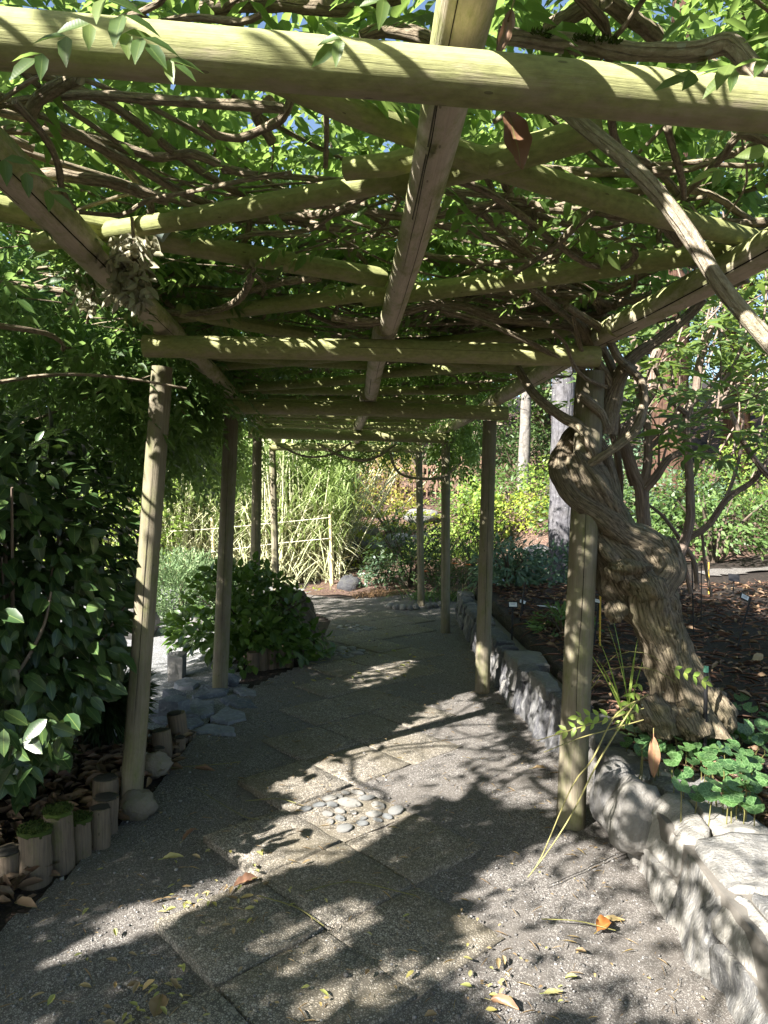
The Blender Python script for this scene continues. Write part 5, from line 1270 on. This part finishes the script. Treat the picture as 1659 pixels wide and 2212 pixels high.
back = [(2.2, 21, 9, .2, 2.6, 'mid', 'darkbark', 'mid green tree standing behind the timber fence'), (-.8, 22, 9, .2, 2.7, 'bluish', 'darkbark', 'blue green tree above the timber fence'), (4.8, 22, 12, .25, 3.2, 'dark', 'darkbark', 'dark tall tree right of the timber fence'), (-4.2, 19, 9, .2, 2.9, 'mid', 'darkbark', 'broad tree rising behind the reeds'),
        (-7.5, 17, 10, .22, 3.3, 'mid', 'darkbark', 'mid green tree left behind the reeds'), (-10.5, 14.5, 7, .2, 2.6, 'bright', 'darkbark', 'bright green tree beyond the gravel court'), (-12, 17, 12, .25, 4, 'dark', 'darkbark', 'dark tall tree at the far left'),
        (7.8, 20, 12, .25, 3.2, 'mid', 'darkbark', 'tall tree beyond the redwoods'), (11.5, 18, 12, .28, 3.6, 'mid', 'darkbark', 'wide tree far right of the redwoods'), (11, 12.5, 9, .2, 2.8, 'bluish', 'darkbark', 'blue green tree at the right end of the side path'), (15, 15, 13, .3, 4, 'dark', 'darkbark', 'dark tree at the far right edge'),
        (-2.2, 27, 14, .3, 4.2, 'dark', 'darkbark', 'dark distant tree in the centre gap'), (3.5, 28, 15, .3, 4.4, 'mid', 'darkbark', 'distant tree behind the pale barked tree'), (9.5, 27, 16, .3, 4.6, 'dark', 'darkbark', 'distant dark tree behind the redwoods'), (-9, 25, 15, .3, 4.6, 'dark', 'darkbark', 'distant dark tree behind the reeds on the left'), (-16, 24, 15, .3, 5, 'mid', 'darkbark', 'distant tree beyond the far left one'), (17, 24, 16, .3, 5, 'mid', 'darkbark', 'distant tree behind the far right edge tree'), (6.2, 24, 14, .3, 3.6, 'dark', 'darkbark', 'dark tree between the distant ones on the right'), (13, 27, 17, .3, 5, 'dark', 'darkbark', 'tall dark distant tree far right'), (7.0, 18.5, 9, .2, 2.6, 'bluish', 'darkbark', 'blue green tree between the two redwoods'), (4.9, 20, 8, .2, 2.4, 'mid', 'darkbark', 'mid green tree right behind the pale barked one'), (10.0, 16.0, 7, .2, 2.4, 'bright', 'darkbark', 'brighter tree right of the slim redwood')]
for (x, y, h, r, cr, mt, bk, lab) in back:
    T('dark_conifer' if mt == 'dark' else 'broadleaf_tree', lab, x, y, h, r, cr, int(5200 if y < 20 else 4200), mt, .17 if y < 20 else .24, bk, .12, conifer=(mt == 'dark'), hole=-.22)
for q, (x, y, r, n, mt, lab) in enumerate([(5.2, 11.2, (1.3, 1.0, 1.5), 2600, 'mid', 'mid green understorey bush behind the rhododendron'), (7.2, 10.2, (1.4, 1.1, 1.5), 2600, 'bluish', 'blue green understorey bush at the right edge'), (4.0, 13.2, (1.2, .9, 1.1), 2200, 'mid', 'understorey bush left of the redwood'), (8.8, 12.6, (1.8, 1.2, 1.8), 3000, 'mid', 'wide understorey bush right of the redwood'),
                                     (5.9, 8.3, (1.0, .8, .9), 1800, 'bluish', 'low blue green bush by the side path'), (3.9, 10.9, (.6, .5, .55), 900, 'bright', 'yellow green low bush at the side path corner'), (-5.4, 12.0, (1.4, 1.0, 1.2), 2200, 'bright', 'sunlit bush beyond the gravel court'), (6.6, 6.6, (1.1, 1.0, 1.2), 2000, 'dark', 'dark bush at the right end of the bark bed'), (5.6, 16.5, (1.6, 1.2, 1.6), 2600, 'bluish', 'bush on the slope behind the redwood'), (3.0, 19.6, (1.8, 1.0, 2.2), 3200, 'mid', 'leafy bush right of the timber fence'), (4.6, 18.2, (1.5, 1.0, 1.8), 2800, 'dark', 'dark bush behind the pale barked tree'), (1.0, 20.3, (2.0, .9, 2.6), 3200, 'dark', 'dark bush behind the timber fence'), (-1.6, 18.6, (1.5, 1.0, 2.4), 2800, 'bright', 'bright bush left of the timber fence'), (2.1, 17.0, (.9, .7, 1.2), 1600, 'mid', 'rounded bush in front of the timber fence end'), (3.9, 12.0, (.7, .6, .8), 1200, 'bluish', 'blue green bush right of the fir trunk'), (7.4, 14.0, (1.5, 1.0, 1.6), 2600, 'bright', 'bright bush between the redwoods'), (2.9, 16.0, (1.1, .8, 1.0), 2000, 'mid', 'mid green bush at the foot of the pale barked tree'), (4.6, 14.8, (1.2, .9, 1.0), 2000, 'bluish', 'blue green bush below the pale barked tree'), (5.0, 12.7, (1.0, .7, .9), 1700, 'dark', 'dark bush behind the side path'), (6.4, 12.4, (1.1, .8, 1.0), 1900, 'mid', 'mid green bush in front of the thick redwood'), (7.9, 11.6, (1.2, .8, 1.1), 1900, 'bright', 'bright low bush beyond the side path'), (6.0, 13.8, (.9, .7, 1.2), 1700, 'bluish', 'bluish bush hiding the thick redwood foot'), (3.3, 18.0, (1.3, .8, 1.4), 2200, 'dark', 'dark bush up the slope right of the fence'), (-4.3, 12.1, (.95, .7, 2.9), 2600, 'bright', 'tall bright leafy bush seen left of the front left post')]):
    shrub('understorey_bush', lab, (x, y), r, n, mt, .11, .42)

# ------------------------------------------------------------------ rhododendron at the right with bare stems
RH = thing('rhododendron', (2.0, 5.0, .4), 'large rhododendron with many bare curving stems right of the vine', 'shrub')
def ca(cx, cy, Y, r): return (1161 + .3418 * cx, 810 + .3418 * cy, Y, r)
RS_ = [[ca(700, 1250, 4.9, 17), ca(690, 1110, 4.9, 16), ca(670, 900, 4.9, 15), ca(655, 720, 4.9, 15), ca(610, 620, 4.9, 12), ca(570, 480, 4.9, 11), ca(550, 380, 4.9, 11), ca(640, 230, 4.9, 12), ca(720, 90, 4.9, 13), ca(740, -100, 4.9, 11), ca(860, -330, 4.9, 8)],
       [ca(660, 720, 4.9, 12), ca(690, 600, 4.88, 10), ca(700, 450, 4.88, 9), ca(690, 300, 4.88, 8), ca(640, 100, 4.9, 8), ca(620, -150, 4.9, 7), ca(560, -400, 4.9, 5)],
       [ca(680, 720, 4.88, 10), ca(750, 640, 4.85, 9), ca(830, 530, 4.85, 8), ca(940, 470, 4.82, 7)],
       [ca(870, 1230, 4.6, 10), ca(890, 1160, 4.6, 11), ca(935, 1040, 4.6, 11), ca(965, 900, 4.6, 10), ca(960, 650, 4.6, 9), ca(945, 400, 4.6, 9), ca(945, 240, 4.6, 9), ca(1000, 110, 4.6, 9), ca(1030, -100, 4.6, 8), ca(1120, -350, 4.6, 6)],
       [ca(955, 1030, 4.6, 7), ca(1080, 950, 4.55, 7), ca(1200, 780, 4.5, 7), ca(1350, 680, 4.45, 6), ca(1420, 590, 4.4, 6), ca(1500, 480, 4.4, 5)],
       [ca(940, 240, 4.58, 6), ca(850, 170, 4.55, 5), ca(790, 60, 4.55, 5), ca(740, -40, 4.5, 4)],
       [ca(510, 1000, 5.1, 9), ca(515, 850, 5.1, 8), ca(520, 650, 5.1, 8), ca(500, 480, 5.1, 8), ca(470, 330, 5.1, 7), ca(480, 100, 5.1, 6)],
       [ca(690, 420, 4.9, 7), ca(790, 330, 4.9, 7), ca(900, 230, 4.85, 6), ca(1040, 130, 4.8, 5), ca(1180, -50, 4.8, 4)], [ca(700, 470, 4.9, 6), ca(820, 360, 4.9, 6), ca(1000, 250, 4.9, 6), ca(1200, 200, 4.9, 6), ca(1440, 100, 4.9, 5)],
       [ca(1220, 230, 4.3, 5), ca(1300, 420, 4.3, 6), ca(1400, 570, 4.3, 6), ca(1480, 660, 4.3, 6)], [ca(970, 340, 4.7, 5), ca(1100, 140, 4.7, 4), ca(1240, -60, 4.7, 4), ca(1330, -300, 4.7, 3)],
       [ca(970, 1380, 4.9, 5), ca(940, 1250, 4.9, 5), ca(900, 1120, 4.9, 5), ca(760, 1000, 4.95, 4)], [ca(1010, 1360, 4.9, 5), ca(990, 1180, 4.9, 5), ca(930, 1080, 4.9, 5), ca(800, 900, 4.95, 4), ca(700, 820, 5, 3)],
       [ca(600, 700, 5.0, 6), ca(560, 560, 5.0, 6), ca(520, 400, 5, 5), ca(500, 150, 5, 4)], [ca(1190, 780, 4.5, 4), ca(1250, 620, 4.5, 4), ca(1290, 440, 4.5, 3), ca(1300, 250, 4.5, 3)],
       [ca(880, 170, 4.6, 3), ca(850, 0, 4.6, 3), ca(830, -200, 4.6, 3)], [ca(1100, 1400, 4.8, 3), ca(1060, 1200, 4.8, 3), ca(1040, 1000, 4.8, 3)]]
for q, p in enumerate(RS_): vt('stem', M['rbark'], p, n=12, step=.05, rough=.09, rfreq=12, seed=160 + q, parent=RH)
for q in range(45):
    p = at(rnd.uniform(1330, 1659), rnd.uniform(560, 1050), rnd.uniform(4.3, 6.0)); e = p + np.array((rnd.uniform(-.3, .5), rnd.uniform(-.2, .4), rnd.uniform(.2, .9)))
    tube_obj('twig', M['rbark'], RH, [p, (p + e) / 2 + np.array((.04, 0, .05)), e], [.008, .006, .003], n=6, step=.1, rough=.05, seed=q)
# whorls of leaves
def whorls(cs, k, L):
    P, D, N = [], [], []
    for c in cs:
        ax = unit(np.array((rnd.uniform(-.5, .5), rnd.uniform(-.6, .3), 1.0))); a0 = rnd.uniform(0, 6.3)
        u = unit(np.cross(ax, (1, 0, .2))); v = np.cross(ax, u)
        for i in range(k):
            a = a0 + i * 2.4; d = u * math.cos(a) + v * math.sin(a) + ax * rnd.uniform(-.35, .25)
            P.append(c + d * .02); D.append(d); N.append(ax + RS.normal(0, .2, 3))
    return np.array(P), np.array(D), np.array(N), RS.uniform(.75, 1.2, len(P)) * L
cs = [at(px, py, Y) for px, py, Y in ((1500, 860, 3.7), (1545, 880, 3.6), (1440, 935, 3.9), (1480, 905, 3.8), (1590, 935, 3.6), (1530, 820, 3.9), (1620, 800, 3.6), (1650, 880, 3.5), (1460, 960, 4.0), (1560, 990, 3.8), (1610, 730, 3.8), (1400, 830, 4.2), (1650, 960, 3.6), (1500, 980, 4.0))]
cs += [at(rnd.uniform(1330, 1720), rnd.uniform(560, 1000), rnd.uniform(4.2, 6.2)) for _ in range(75)]
cs += [np.array((rnd.uniform(1.5, 4.2), rnd.uniform(3.6, 6.6), rnd.uniform(2.3, 3.4))) for _ in range(260)]
P, D, N, L = whorls(cs, 8, .135)
leaves(RH, 'lance', M['rholeaf'], P, D, N, L, L * .30, 280)

# ------------------------------------------------------------------ the bed: bark strips, litter, ginger, labels
def bed_region(n):
    x = 1.35 + 4.6 * RS.rand(n) ** 1.3; y = 1.2 + 7.8 * RS.rand(n)
    return np.column_stack((x, y, height(x, y) + .012 + .01 * RS.rand(n)))
n = 6000; P = bed_region(n); k = (P[:, 1] > 2.9) | (RS.rand(n) < .45); P = P[k]; n = len(P)
a = RS.uniform(0, 6.3, n); D = unit(np.column_stack((np.cos(a), np.sin(a) * .6, RS.normal(0, .12, n))))
L = RS.uniform(.05, .20, n) * np.where(RS.rand(n) < .3, .6, 1)
V, F, U = scatter('lance', P, D, unit(np.column_stack((RS.normal(0, .5, n), RS.normal(0, .5, n), np.ones(n)))), L, RS.uniform(.005, .014, n))
o = obj('bark_mulch', mesh_np('bark_mulch', V, F, M['bark_strip'], U)); tag(o, 'reddish bark strips littering the dark bed right of the wall', 'mulch', kind='stuff')
n = 3600; P = bed_region(n); q_ = RS.rand(n) < .38; P[q_, 0] = RS.uniform(1.34, 2.3, q_.sum()); P[q_, 1] = RS.uniform(1.4, 3.3, q_.sum()); P[:, 2] = height(P[:, 0], P[:, 1]) + .015 + .015 * RS.rand(n); L = np.where(q_, RS.uniform(.012, .05, n), RS.uniform(.03, .09, n))
V, F, U = scatter('curl', P, rdir(n, -.2, .25), unit(np.column_stack((RS.normal(0, .5, n), RS.normal(0, .5, n), np.ones(n)))), L, L * .4)
o = obj('bed_leaf_litter', mesh_np('bed_leaf_litter', V, F, M['litter'], U)); tag(o, 'dry leaf litter among the bark strips of the bed', 'leaf litter', kind='stuff')
n = 2600; x = RS.uniform(-3.2, -1.0, n); y = RS.uniform(2.0, 4.6, n)
k = (x < np.interp(y, [2, 2.6, 3.2, 3.9, 4.6], [-1.45, -1.36, -1.28, -1.2, -1.25])); P = np.column_stack((x, y, height(x, y) + .02 + .03 * RS.rand(n)))[k]; n = len(P); L = RS.uniform(.05, .13, n)
V, F, U = scatter('curl', P, rdir(n, -.2, .3), unit(np.column_stack((RS.normal(0, .5, n), RS.normal(0, .5, n), np.ones(n)))), L, L * .4)
o = obj('leaf_litter', mesh_np('leaf_litter', V, F, M['litter'], U)); tag(o, 'brown leaf litter under the camellia behind the log stakes', 'leaf litter', kind='stuff')
# wild ginger
GN = thing('wild_ginger', (1.7, 3.0, .36), 'glossy round leaved wild ginger spreading along the wall top', 'plant')
pts = []
for (x0, y0, x1, y1, m, Y0, Y1) in ((1370, 1560, 1660, 1720, 70, 2.7, 3.1), (1480, 1500, 1680, 1640, 48, 3.0, 3.5), (1560, 1640, 1700, 1760, 26, 2.4, 2.75), (1350, 1550, 1420, 1640, 18, 2.95, 3.1)):
    for _ in range(m):
        px, py = rnd.uniform(x0, x1), rnd.uniform(y0, y1)
        if py > 1640 and px < 1440: continue
        if py > 1700 and px < 1490: continue
        p = gz(px, py, rnd.uniform(.39, .50))
        if Y0 - .5 < p[1] < Y1 + .8 and p[0] > 1.15: pts.append(p)
P = np.array(pts); n = len(P)
D = unit(np.column_stack((RS.normal(0, .6, n), RS.normal(-.6, .5, n), RS.normal(-.15, .2, n)))); N = unit(np.column_stack((RS.normal(-.1, .35, n), RS.normal(-.35, .3, n), np.ones(n))))
L = RS.uniform(.055, .085, n); leaves(GN, 'kidney', M['ginger'], P, D, N, L, L, 300)
A = Acc()
for p in P: A.add(*tube([(p[0] + rnd.uniform(-.03, .03), p[1] + .02, hz(p[0], p[1])), (p[0] + .01, p[1] + .01, p[2] * .7 + .1), p], .0025, n=4, cap=False))
o = A.obj('leaf_stalks', M['stalk'], GN); o['kind'] = 'stuff'
# large dead leaves lying on the ginger and wall
bigleaf('dead_leaf', 'brown', 'long brown dead leaf propped against the wall top', at(1412, 1592, 2.86), (.0, -.1, -1), (-.2, -1, .2), .165, .055)
bigleaf('dead_leaf', 'dry', 'pale brown dead leaf standing in the bark bed right of the trunk', gz(1625, 1425, .43), (.8, .3, .25), (-.3, -1, .4), .12, .07)
# vine suckers in front of the post
SK = thing('wisteria_sucker', tuple(gz(1290, 1700, .2)), 'thin yellow wisteria suckers arching over the wall end by the post', 'vine shoot')
for q, (pts, col) in enumerate([([(1385, 1500, 3.1, 2.5), (1345, 1560, 3.0, 3), (1290, 1650, 2.9, 3.5), (1240, 1750, 2.85, 3), (1190, 1830, 2.8, 2.2), (1140, 1895, 2.75, 1.5)], 'shoot'), ([(1400, 1500, 3.1, 2.5), (1330, 1545, 3.0, 3), (1280, 1640, 2.9, 3), (1235, 1700, 2.85, 2.5), (1170, 1850, 2.8, 2), (1145, 1890, 2.78, 1.5)], 'shoot'),
                         ([(1390, 1530, 3.1, 2.5), (1310, 1555, 3.0, 2.5), (1240, 1575, 2.95, 2), (1160, 1600, 2.95, 1.5)], 'shoot'), ([(1390, 1555, 3.05, 2), (1320, 1575, 3.0, 2), (1250, 1595, 2.95, 1.8), (1175, 1625, 2.9, 1.4)], 'shoot'),
                         ([(1275, 1490, 3.2, 1.5), (1310, 1450, 3.15, 1.8), (1365, 1440, 3.1, 2), (1420, 1450, 3.1, 2), (1460, 1475, 3.1, 1.6)], 'stalk'), ([(1275, 1475, 3.2, 1.2), (1330, 1415, 3.15, 1.4), (1390, 1410, 3.1, 1.5), (1430, 1430, 3.1, 1.2)], 'stalk')]):
    vt('shoot', M[col], [(a, b, c, d * .62) for a, b, c, d in pts], n=6, step=.06, rough=.03, parent=SK, seed=q)
for (px, py, Y, d) in ((1385, 1460, 3.08, (-.35, -.1, -1)), (1370, 1480, 3.05, (-.4, 0, -1)), (1330, 1550, 2.98, (-1, 0, .15)), (1300, 1560, 2.95, (-1, 0, -.1)), (1440, 1440, 3.05, (1, -.2, -.2))):
    Pp, Dp, Np, lp = pinnate(np.array([at(px, py, Y)]), np.array([d], float), np.array([(-.2, -1, .5)]), .16, 4, .045, .3)
    leaves(SK, 'lance', M['shootleaf'], Pp, Dp, Np, lp, lp * .5, 20)
# plant labels
def plant_label(px, py, Y, w, lab, tilt=0.0, black=False, hgt=None):
    c = at(px, py, Y); zb = hz(c[0], Y)
    t = thing('plant_label', (c[0], Y, zb), lab, 'plant label')
    Mr = Matrix.Rotation(tilt, 3, 'Y') @ Matrix.Rotation(-.35, 3, 'X')
    obj('stake', mesh_np('stake', *box(((c[0] + c[0]) / 2, Y + .012, (zb + c[2]) / 2 - .02), (.014, .005, c[2] - zb + .03), Matrix.Rotation(tilt * .5, 3, 'Y')), M['black'], None, False), t)
    obj('plate', mesh_np('plate', *box(c + np.array((0, .004, 0)), (w * 1.25, .004, w * .85), Mr), M['black'], None, False), t)
    if not black:
        cd_ = obj('card', mesh_np('card', *box(c + np.array((0, -.003, .001)), (w, .003, w * .55), Mr), M['card'], None, False), t)
        ln = Acc()
        for dz in (.12, 0, -.12): ln.add(*box(c + np.array((0, -.006, .003 + dz * w)), (w * (.7 if dz else .5), .001, w * .035), Mr))
        ln.obj('print', M['ink'], cd_, False)
plant_label(1108, 1306, 6.4, .07, 'black plant label with square white card at the wall end'); plant_label(1129, 1300, 6.9, .055, 'small white plant label behind the square one', .3)
plant_label(1290, 1298, 5.6, .045, 'white plant label between post and vine trunk', .2); plant_label(1609, 1290, 5.6, .06, 'tilted white plant label at the right in the bark bed', .45)
plant_label(1586, 1248, 8.0, .10, 'black blank plant label near the side path', .1, True)
for q, (px, y0, y1, Y, r, mt, nm, lab) in enumerate(((1297, 1352, 1262, 5.6, .008, 'yellow', 'bamboo_stake', 'yellow bamboo stake standing left of the vine trunk'), (1525, 1560, 1452, 3.3, .010, 'black', 'irrigation_riser', 'black irrigation riser with green tip at the vine foot'), (1500, 1340, 1190, 6.0, .006, 'black', 'garden_stake', 'thin black stake in the bark bed right of the trunk'), (1515, 1330, 1215, 6.6, .005, 'black', 'garden_stake', 'second thin black stake nearer the side path'), (1531, 1300, 1215, 8.2, .008, 'yellow', 'bamboo_stake', 'yellow stake by the side path'), (1122, 1340, 1258, 6.8, .009, 'black', 'garden_stake', 'black leaning rod beside the plant labels'))):
    a = at(px, y0, Y); b = at(px + (12 if q == 5 else -6 if q == 2 else 0), y1, Y); a[2] = hz(a[0], Y) - .03
    t = thing(nm, tuple(a), lab, 'garden stake')
    tube_obj('rod', M[mt], t, [a, b], r, n=8)
    if q == 1: tube_obj('tip', M['tip'], t, [b, b + np.array((0, 0, .028))], .011, n=10); tube_obj('collar', M['black'], t, [(a + b) / 2 - np.array((0, 0, .02)), (a + b) / 2 + np.array((0, 0, .005))], .018, n=10)
    if q in (0, 4): tube_obj('node', M[mt], t, [a + (b - a) * .5, a + (b - a) * .52], r * 1.25, n=8)
hs = [(1160, 1309), (1190, 1311), (1215, 1318), (1240, 1328), (1270, 1332)]
o = tube_obj('hose', M['hose'], None, [gz(x, y, .45) for x, y in hs], .010, n=8, step=.05); tag(o, 'pale grey hose lying across the bark bed', 'hose')

# ------------------------------------------------------------------ fallen leaves
lm = {}
for mt in ('ydry', 'dry', 'brown', 'litter'): lm[mt] = [mesh_np('fallen_leaf', TPL[t][0], TPL[t][1], M[mt], TPL[t][0][:, :2]) for t in ('curl', 'oval', 'lance')]
def fall(px, py, L, mt, wr, lab, grp, z=None, flat=.15):
    p = gz(px, py, .04); x, y = p[:2]
    if z is None:
        e1, e2 = p[:2] @ E1, p[:2] @ E2
        on = any(a0 < e1 < a0 + SQ and b0 < e2 < b0 + SQ for _, _, a0, b0 in cells)
        z = .042 if on else path_z(x, y) + .003
    a = rnd.uniform(0, 6.3); D = Vector((math.cos(a), math.sin(a), rnd.uniform(-.05, .12))).normalized(); N = Vector((rnd.gauss(0, flat), rnd.gauss(0, flat), 1))
    Y_ = N.cross(D).normalized(); Z = D.cross(Y_)
    o = bpy.data.objects.new('fallen_leaf', rnd.choice(lm[mt])); COL.objects.link(o)
    o.matrix_world = Matrix(((D.x * L, Y_.x * L * wr, Z.x * L, x), (D.y * L, Y_.y * L * wr, Z.y * L, y), (D.z * L, Y_.z * L * wr, Z.z * L, z), (0, 0, 0, 1)))
    tag(o, lab, 'leaf', grp)
YL = 'small yellowing leaf fallen on the path'; BL = 'curled tan dead leaf fallen on the path'
for q in range(150):
    r = rnd.random()
    if r < .35: px, py = rnd.gauss(450, 110), rnd.gauss(1905, 55)
    elif r < .55: px, py = rnd.gauss(330, 60), rnd.gauss(2140, 40)
    elif r < .7: px, py = rnd.gauss(1090, 70), rnd.gauss(2110, 40)
    elif r < .85: px, py = rnd.uniform(60, 400), rnd.uniform(1930, 2200)
    else: px, py = rnd.uniform(350, 1350), rnd.uniform(1480, 2200)
    if px < 40: continue
    x, y = gz(px, py)[:2]
    if x > wall_x(y) - .03 or y < 2.0: continue
    if rnd.random() < .6: fall(px, py, rnd.uniform(.018, .042), 'ydry', rnd.uniform(.35, .5), YL, 'small yellow leaves on the path')
    else: fall(px, py, rnd.uniform(.022, .055), 'dry', rnd.uniform(.3, .45), BL, 'tan dead leaves on the path')
for q in range(60):
    px, py = rnd.uniform(560, 900), rnd.uniform(1370, 1480)
    x, y = gz(px, py)[:2]
    if x < -.75 or x > .6: continue
    fall(px, py, rnd.uniform(.04, .07), 'ydry', .4, 'yellow leaf on the shaded far slabs', 'yellow leaves on the far slabs')
def on_path(px, py, dz=.045): return gz(px, py, dz)
bigleaf('fallen_leaf', 'orange', 'glossy orange brown leaf curled on the gravel by the wall', gz(1290, 2012, .03), (.8, .5, .25), (-.3, -.5, 1), .072, .062, tpl='curl')
bigleaf('fallen_leaf', 'dry', 'grey brown leaf lying behind the orange one', gz(1300, 1985, .03), (1, .1, 0), (0, -.2, 1), .09, .03)
bigleaf('fallen_leaf', 'dry', 'broad pale brown leaf at the bottom edge of the path', gz(335, 2200, .03), (-.1, .9, .1), (.1, -.2, 1), .10, .065)
bigleaf('fallen_leaf', 'ydry', 'large pale curled leaf on the gravel left of the slabs', gz(352, 1855, .03), (1, .2, .1), (0, -.4, 1), .085, .03, tpl='curl')
bigleaf('fallen_leaf', 'brown', 'brown twisted leaf beside the pale curled leaf', gz(395, 1815, .03), (.4, .9, .3), (-.5, -.4, 1), .09, .03, tpl='curl')
bigleaf('fallen_leaf', 'brown', 'orange brown crumpled leaf at the slab corner in the sun', gz(505, 1915, .03), (.9, .5, .2), (-.3, -.5, 1), .10, .045, tpl='curl')
bigleaf('fallen_leaf', 'brown', 'brown dead leaf on the shaded gravel near the flagstones', gz(420, 1660, .02), (1, -.3, .1), (0, -.4, 1), .13, .04, tpl='curl')
bigleaf('fallen_leaf', 'brown', 'rust coloured crumpled leaf in the leaf heap at the bottom', gz(1060, 2160, .03), (.9, -.5, .1), (0, -.4, 1), .09, .045, tpl='curl')
bigleaf('fallen_leaf', 'dry', 'pale leaf by the foot of the front right post', gz(1150, 1660, .03), (1, 0, .1), (0, -.4, 1), .085, .03, tpl='curl')
bigleaf('fallen_leaf', 'ydry', 'light green leaf lying on the gravel below the orange one', gz(1175, 2145, .03), (1, .2, .05), (0, -.2, 1), .065, .022)
for q, pts in enumerate([[(660, 1925), (760, 1905), (900, 1935)], [(1170, 1985), (1250, 1990), (1330, 2010)], [(530, 1730), (600, 1725), (640, 1735)], [(560, 1935), (640, 1960), (700, 2000)], [(340, 1660), (480, 1650), (520, 1645)], [(420, 1700), (520, 1760), (560, 1770)]]):
    o = tube_obj('twig', M['stalk'], None, [gz(x, y, .046) for x, y in pts], .0022, n=5, step=.03); tag(o, 'thin dry stalk lying across the path', 'twig', 'dry stalks on the path')

# fine litter on the path
n = 1500
y = 1.8 + 7 * RS.rand(n) ** 1.7; x = RS.uniform(-1.4, 1.05, n); k = path_in(x, y); x, y = x[k], y[k]; n = len(x)
e1 = x * E1[0] + y * E1[1]; e2 = x * E2[0] + y * E2[1]; on = np.zeros(n, bool)
for (i, kk, a0, b0) in cells: on |= (e1 > a0) & (e1 < a0 + SQ) & (e2 > b0) & (e2 < b0 + SQ)
P = np.column_stack((x, y, np.where(on, .041, path_z(x, y) + .004)))
thin = RS.rand(n) < .55; L = np.where(thin, RS.uniform(.02, .07, n), RS.uniform(.008, .02, n))
V, F, U = scatter('lance', P, rdir(n, -.05, .08), np.column_stack((RS.normal(0, .2, n), RS.normal(0, .2, n), np.ones(n))), L, np.where(thin, .0022, L * .5))
o = obj('path_litter', mesh_np('path_litter', V, F, M['dry'], U)); tag(o, 'fine dry needles and leaf crumbs scattered over the path', 'litter', kind='stuff')
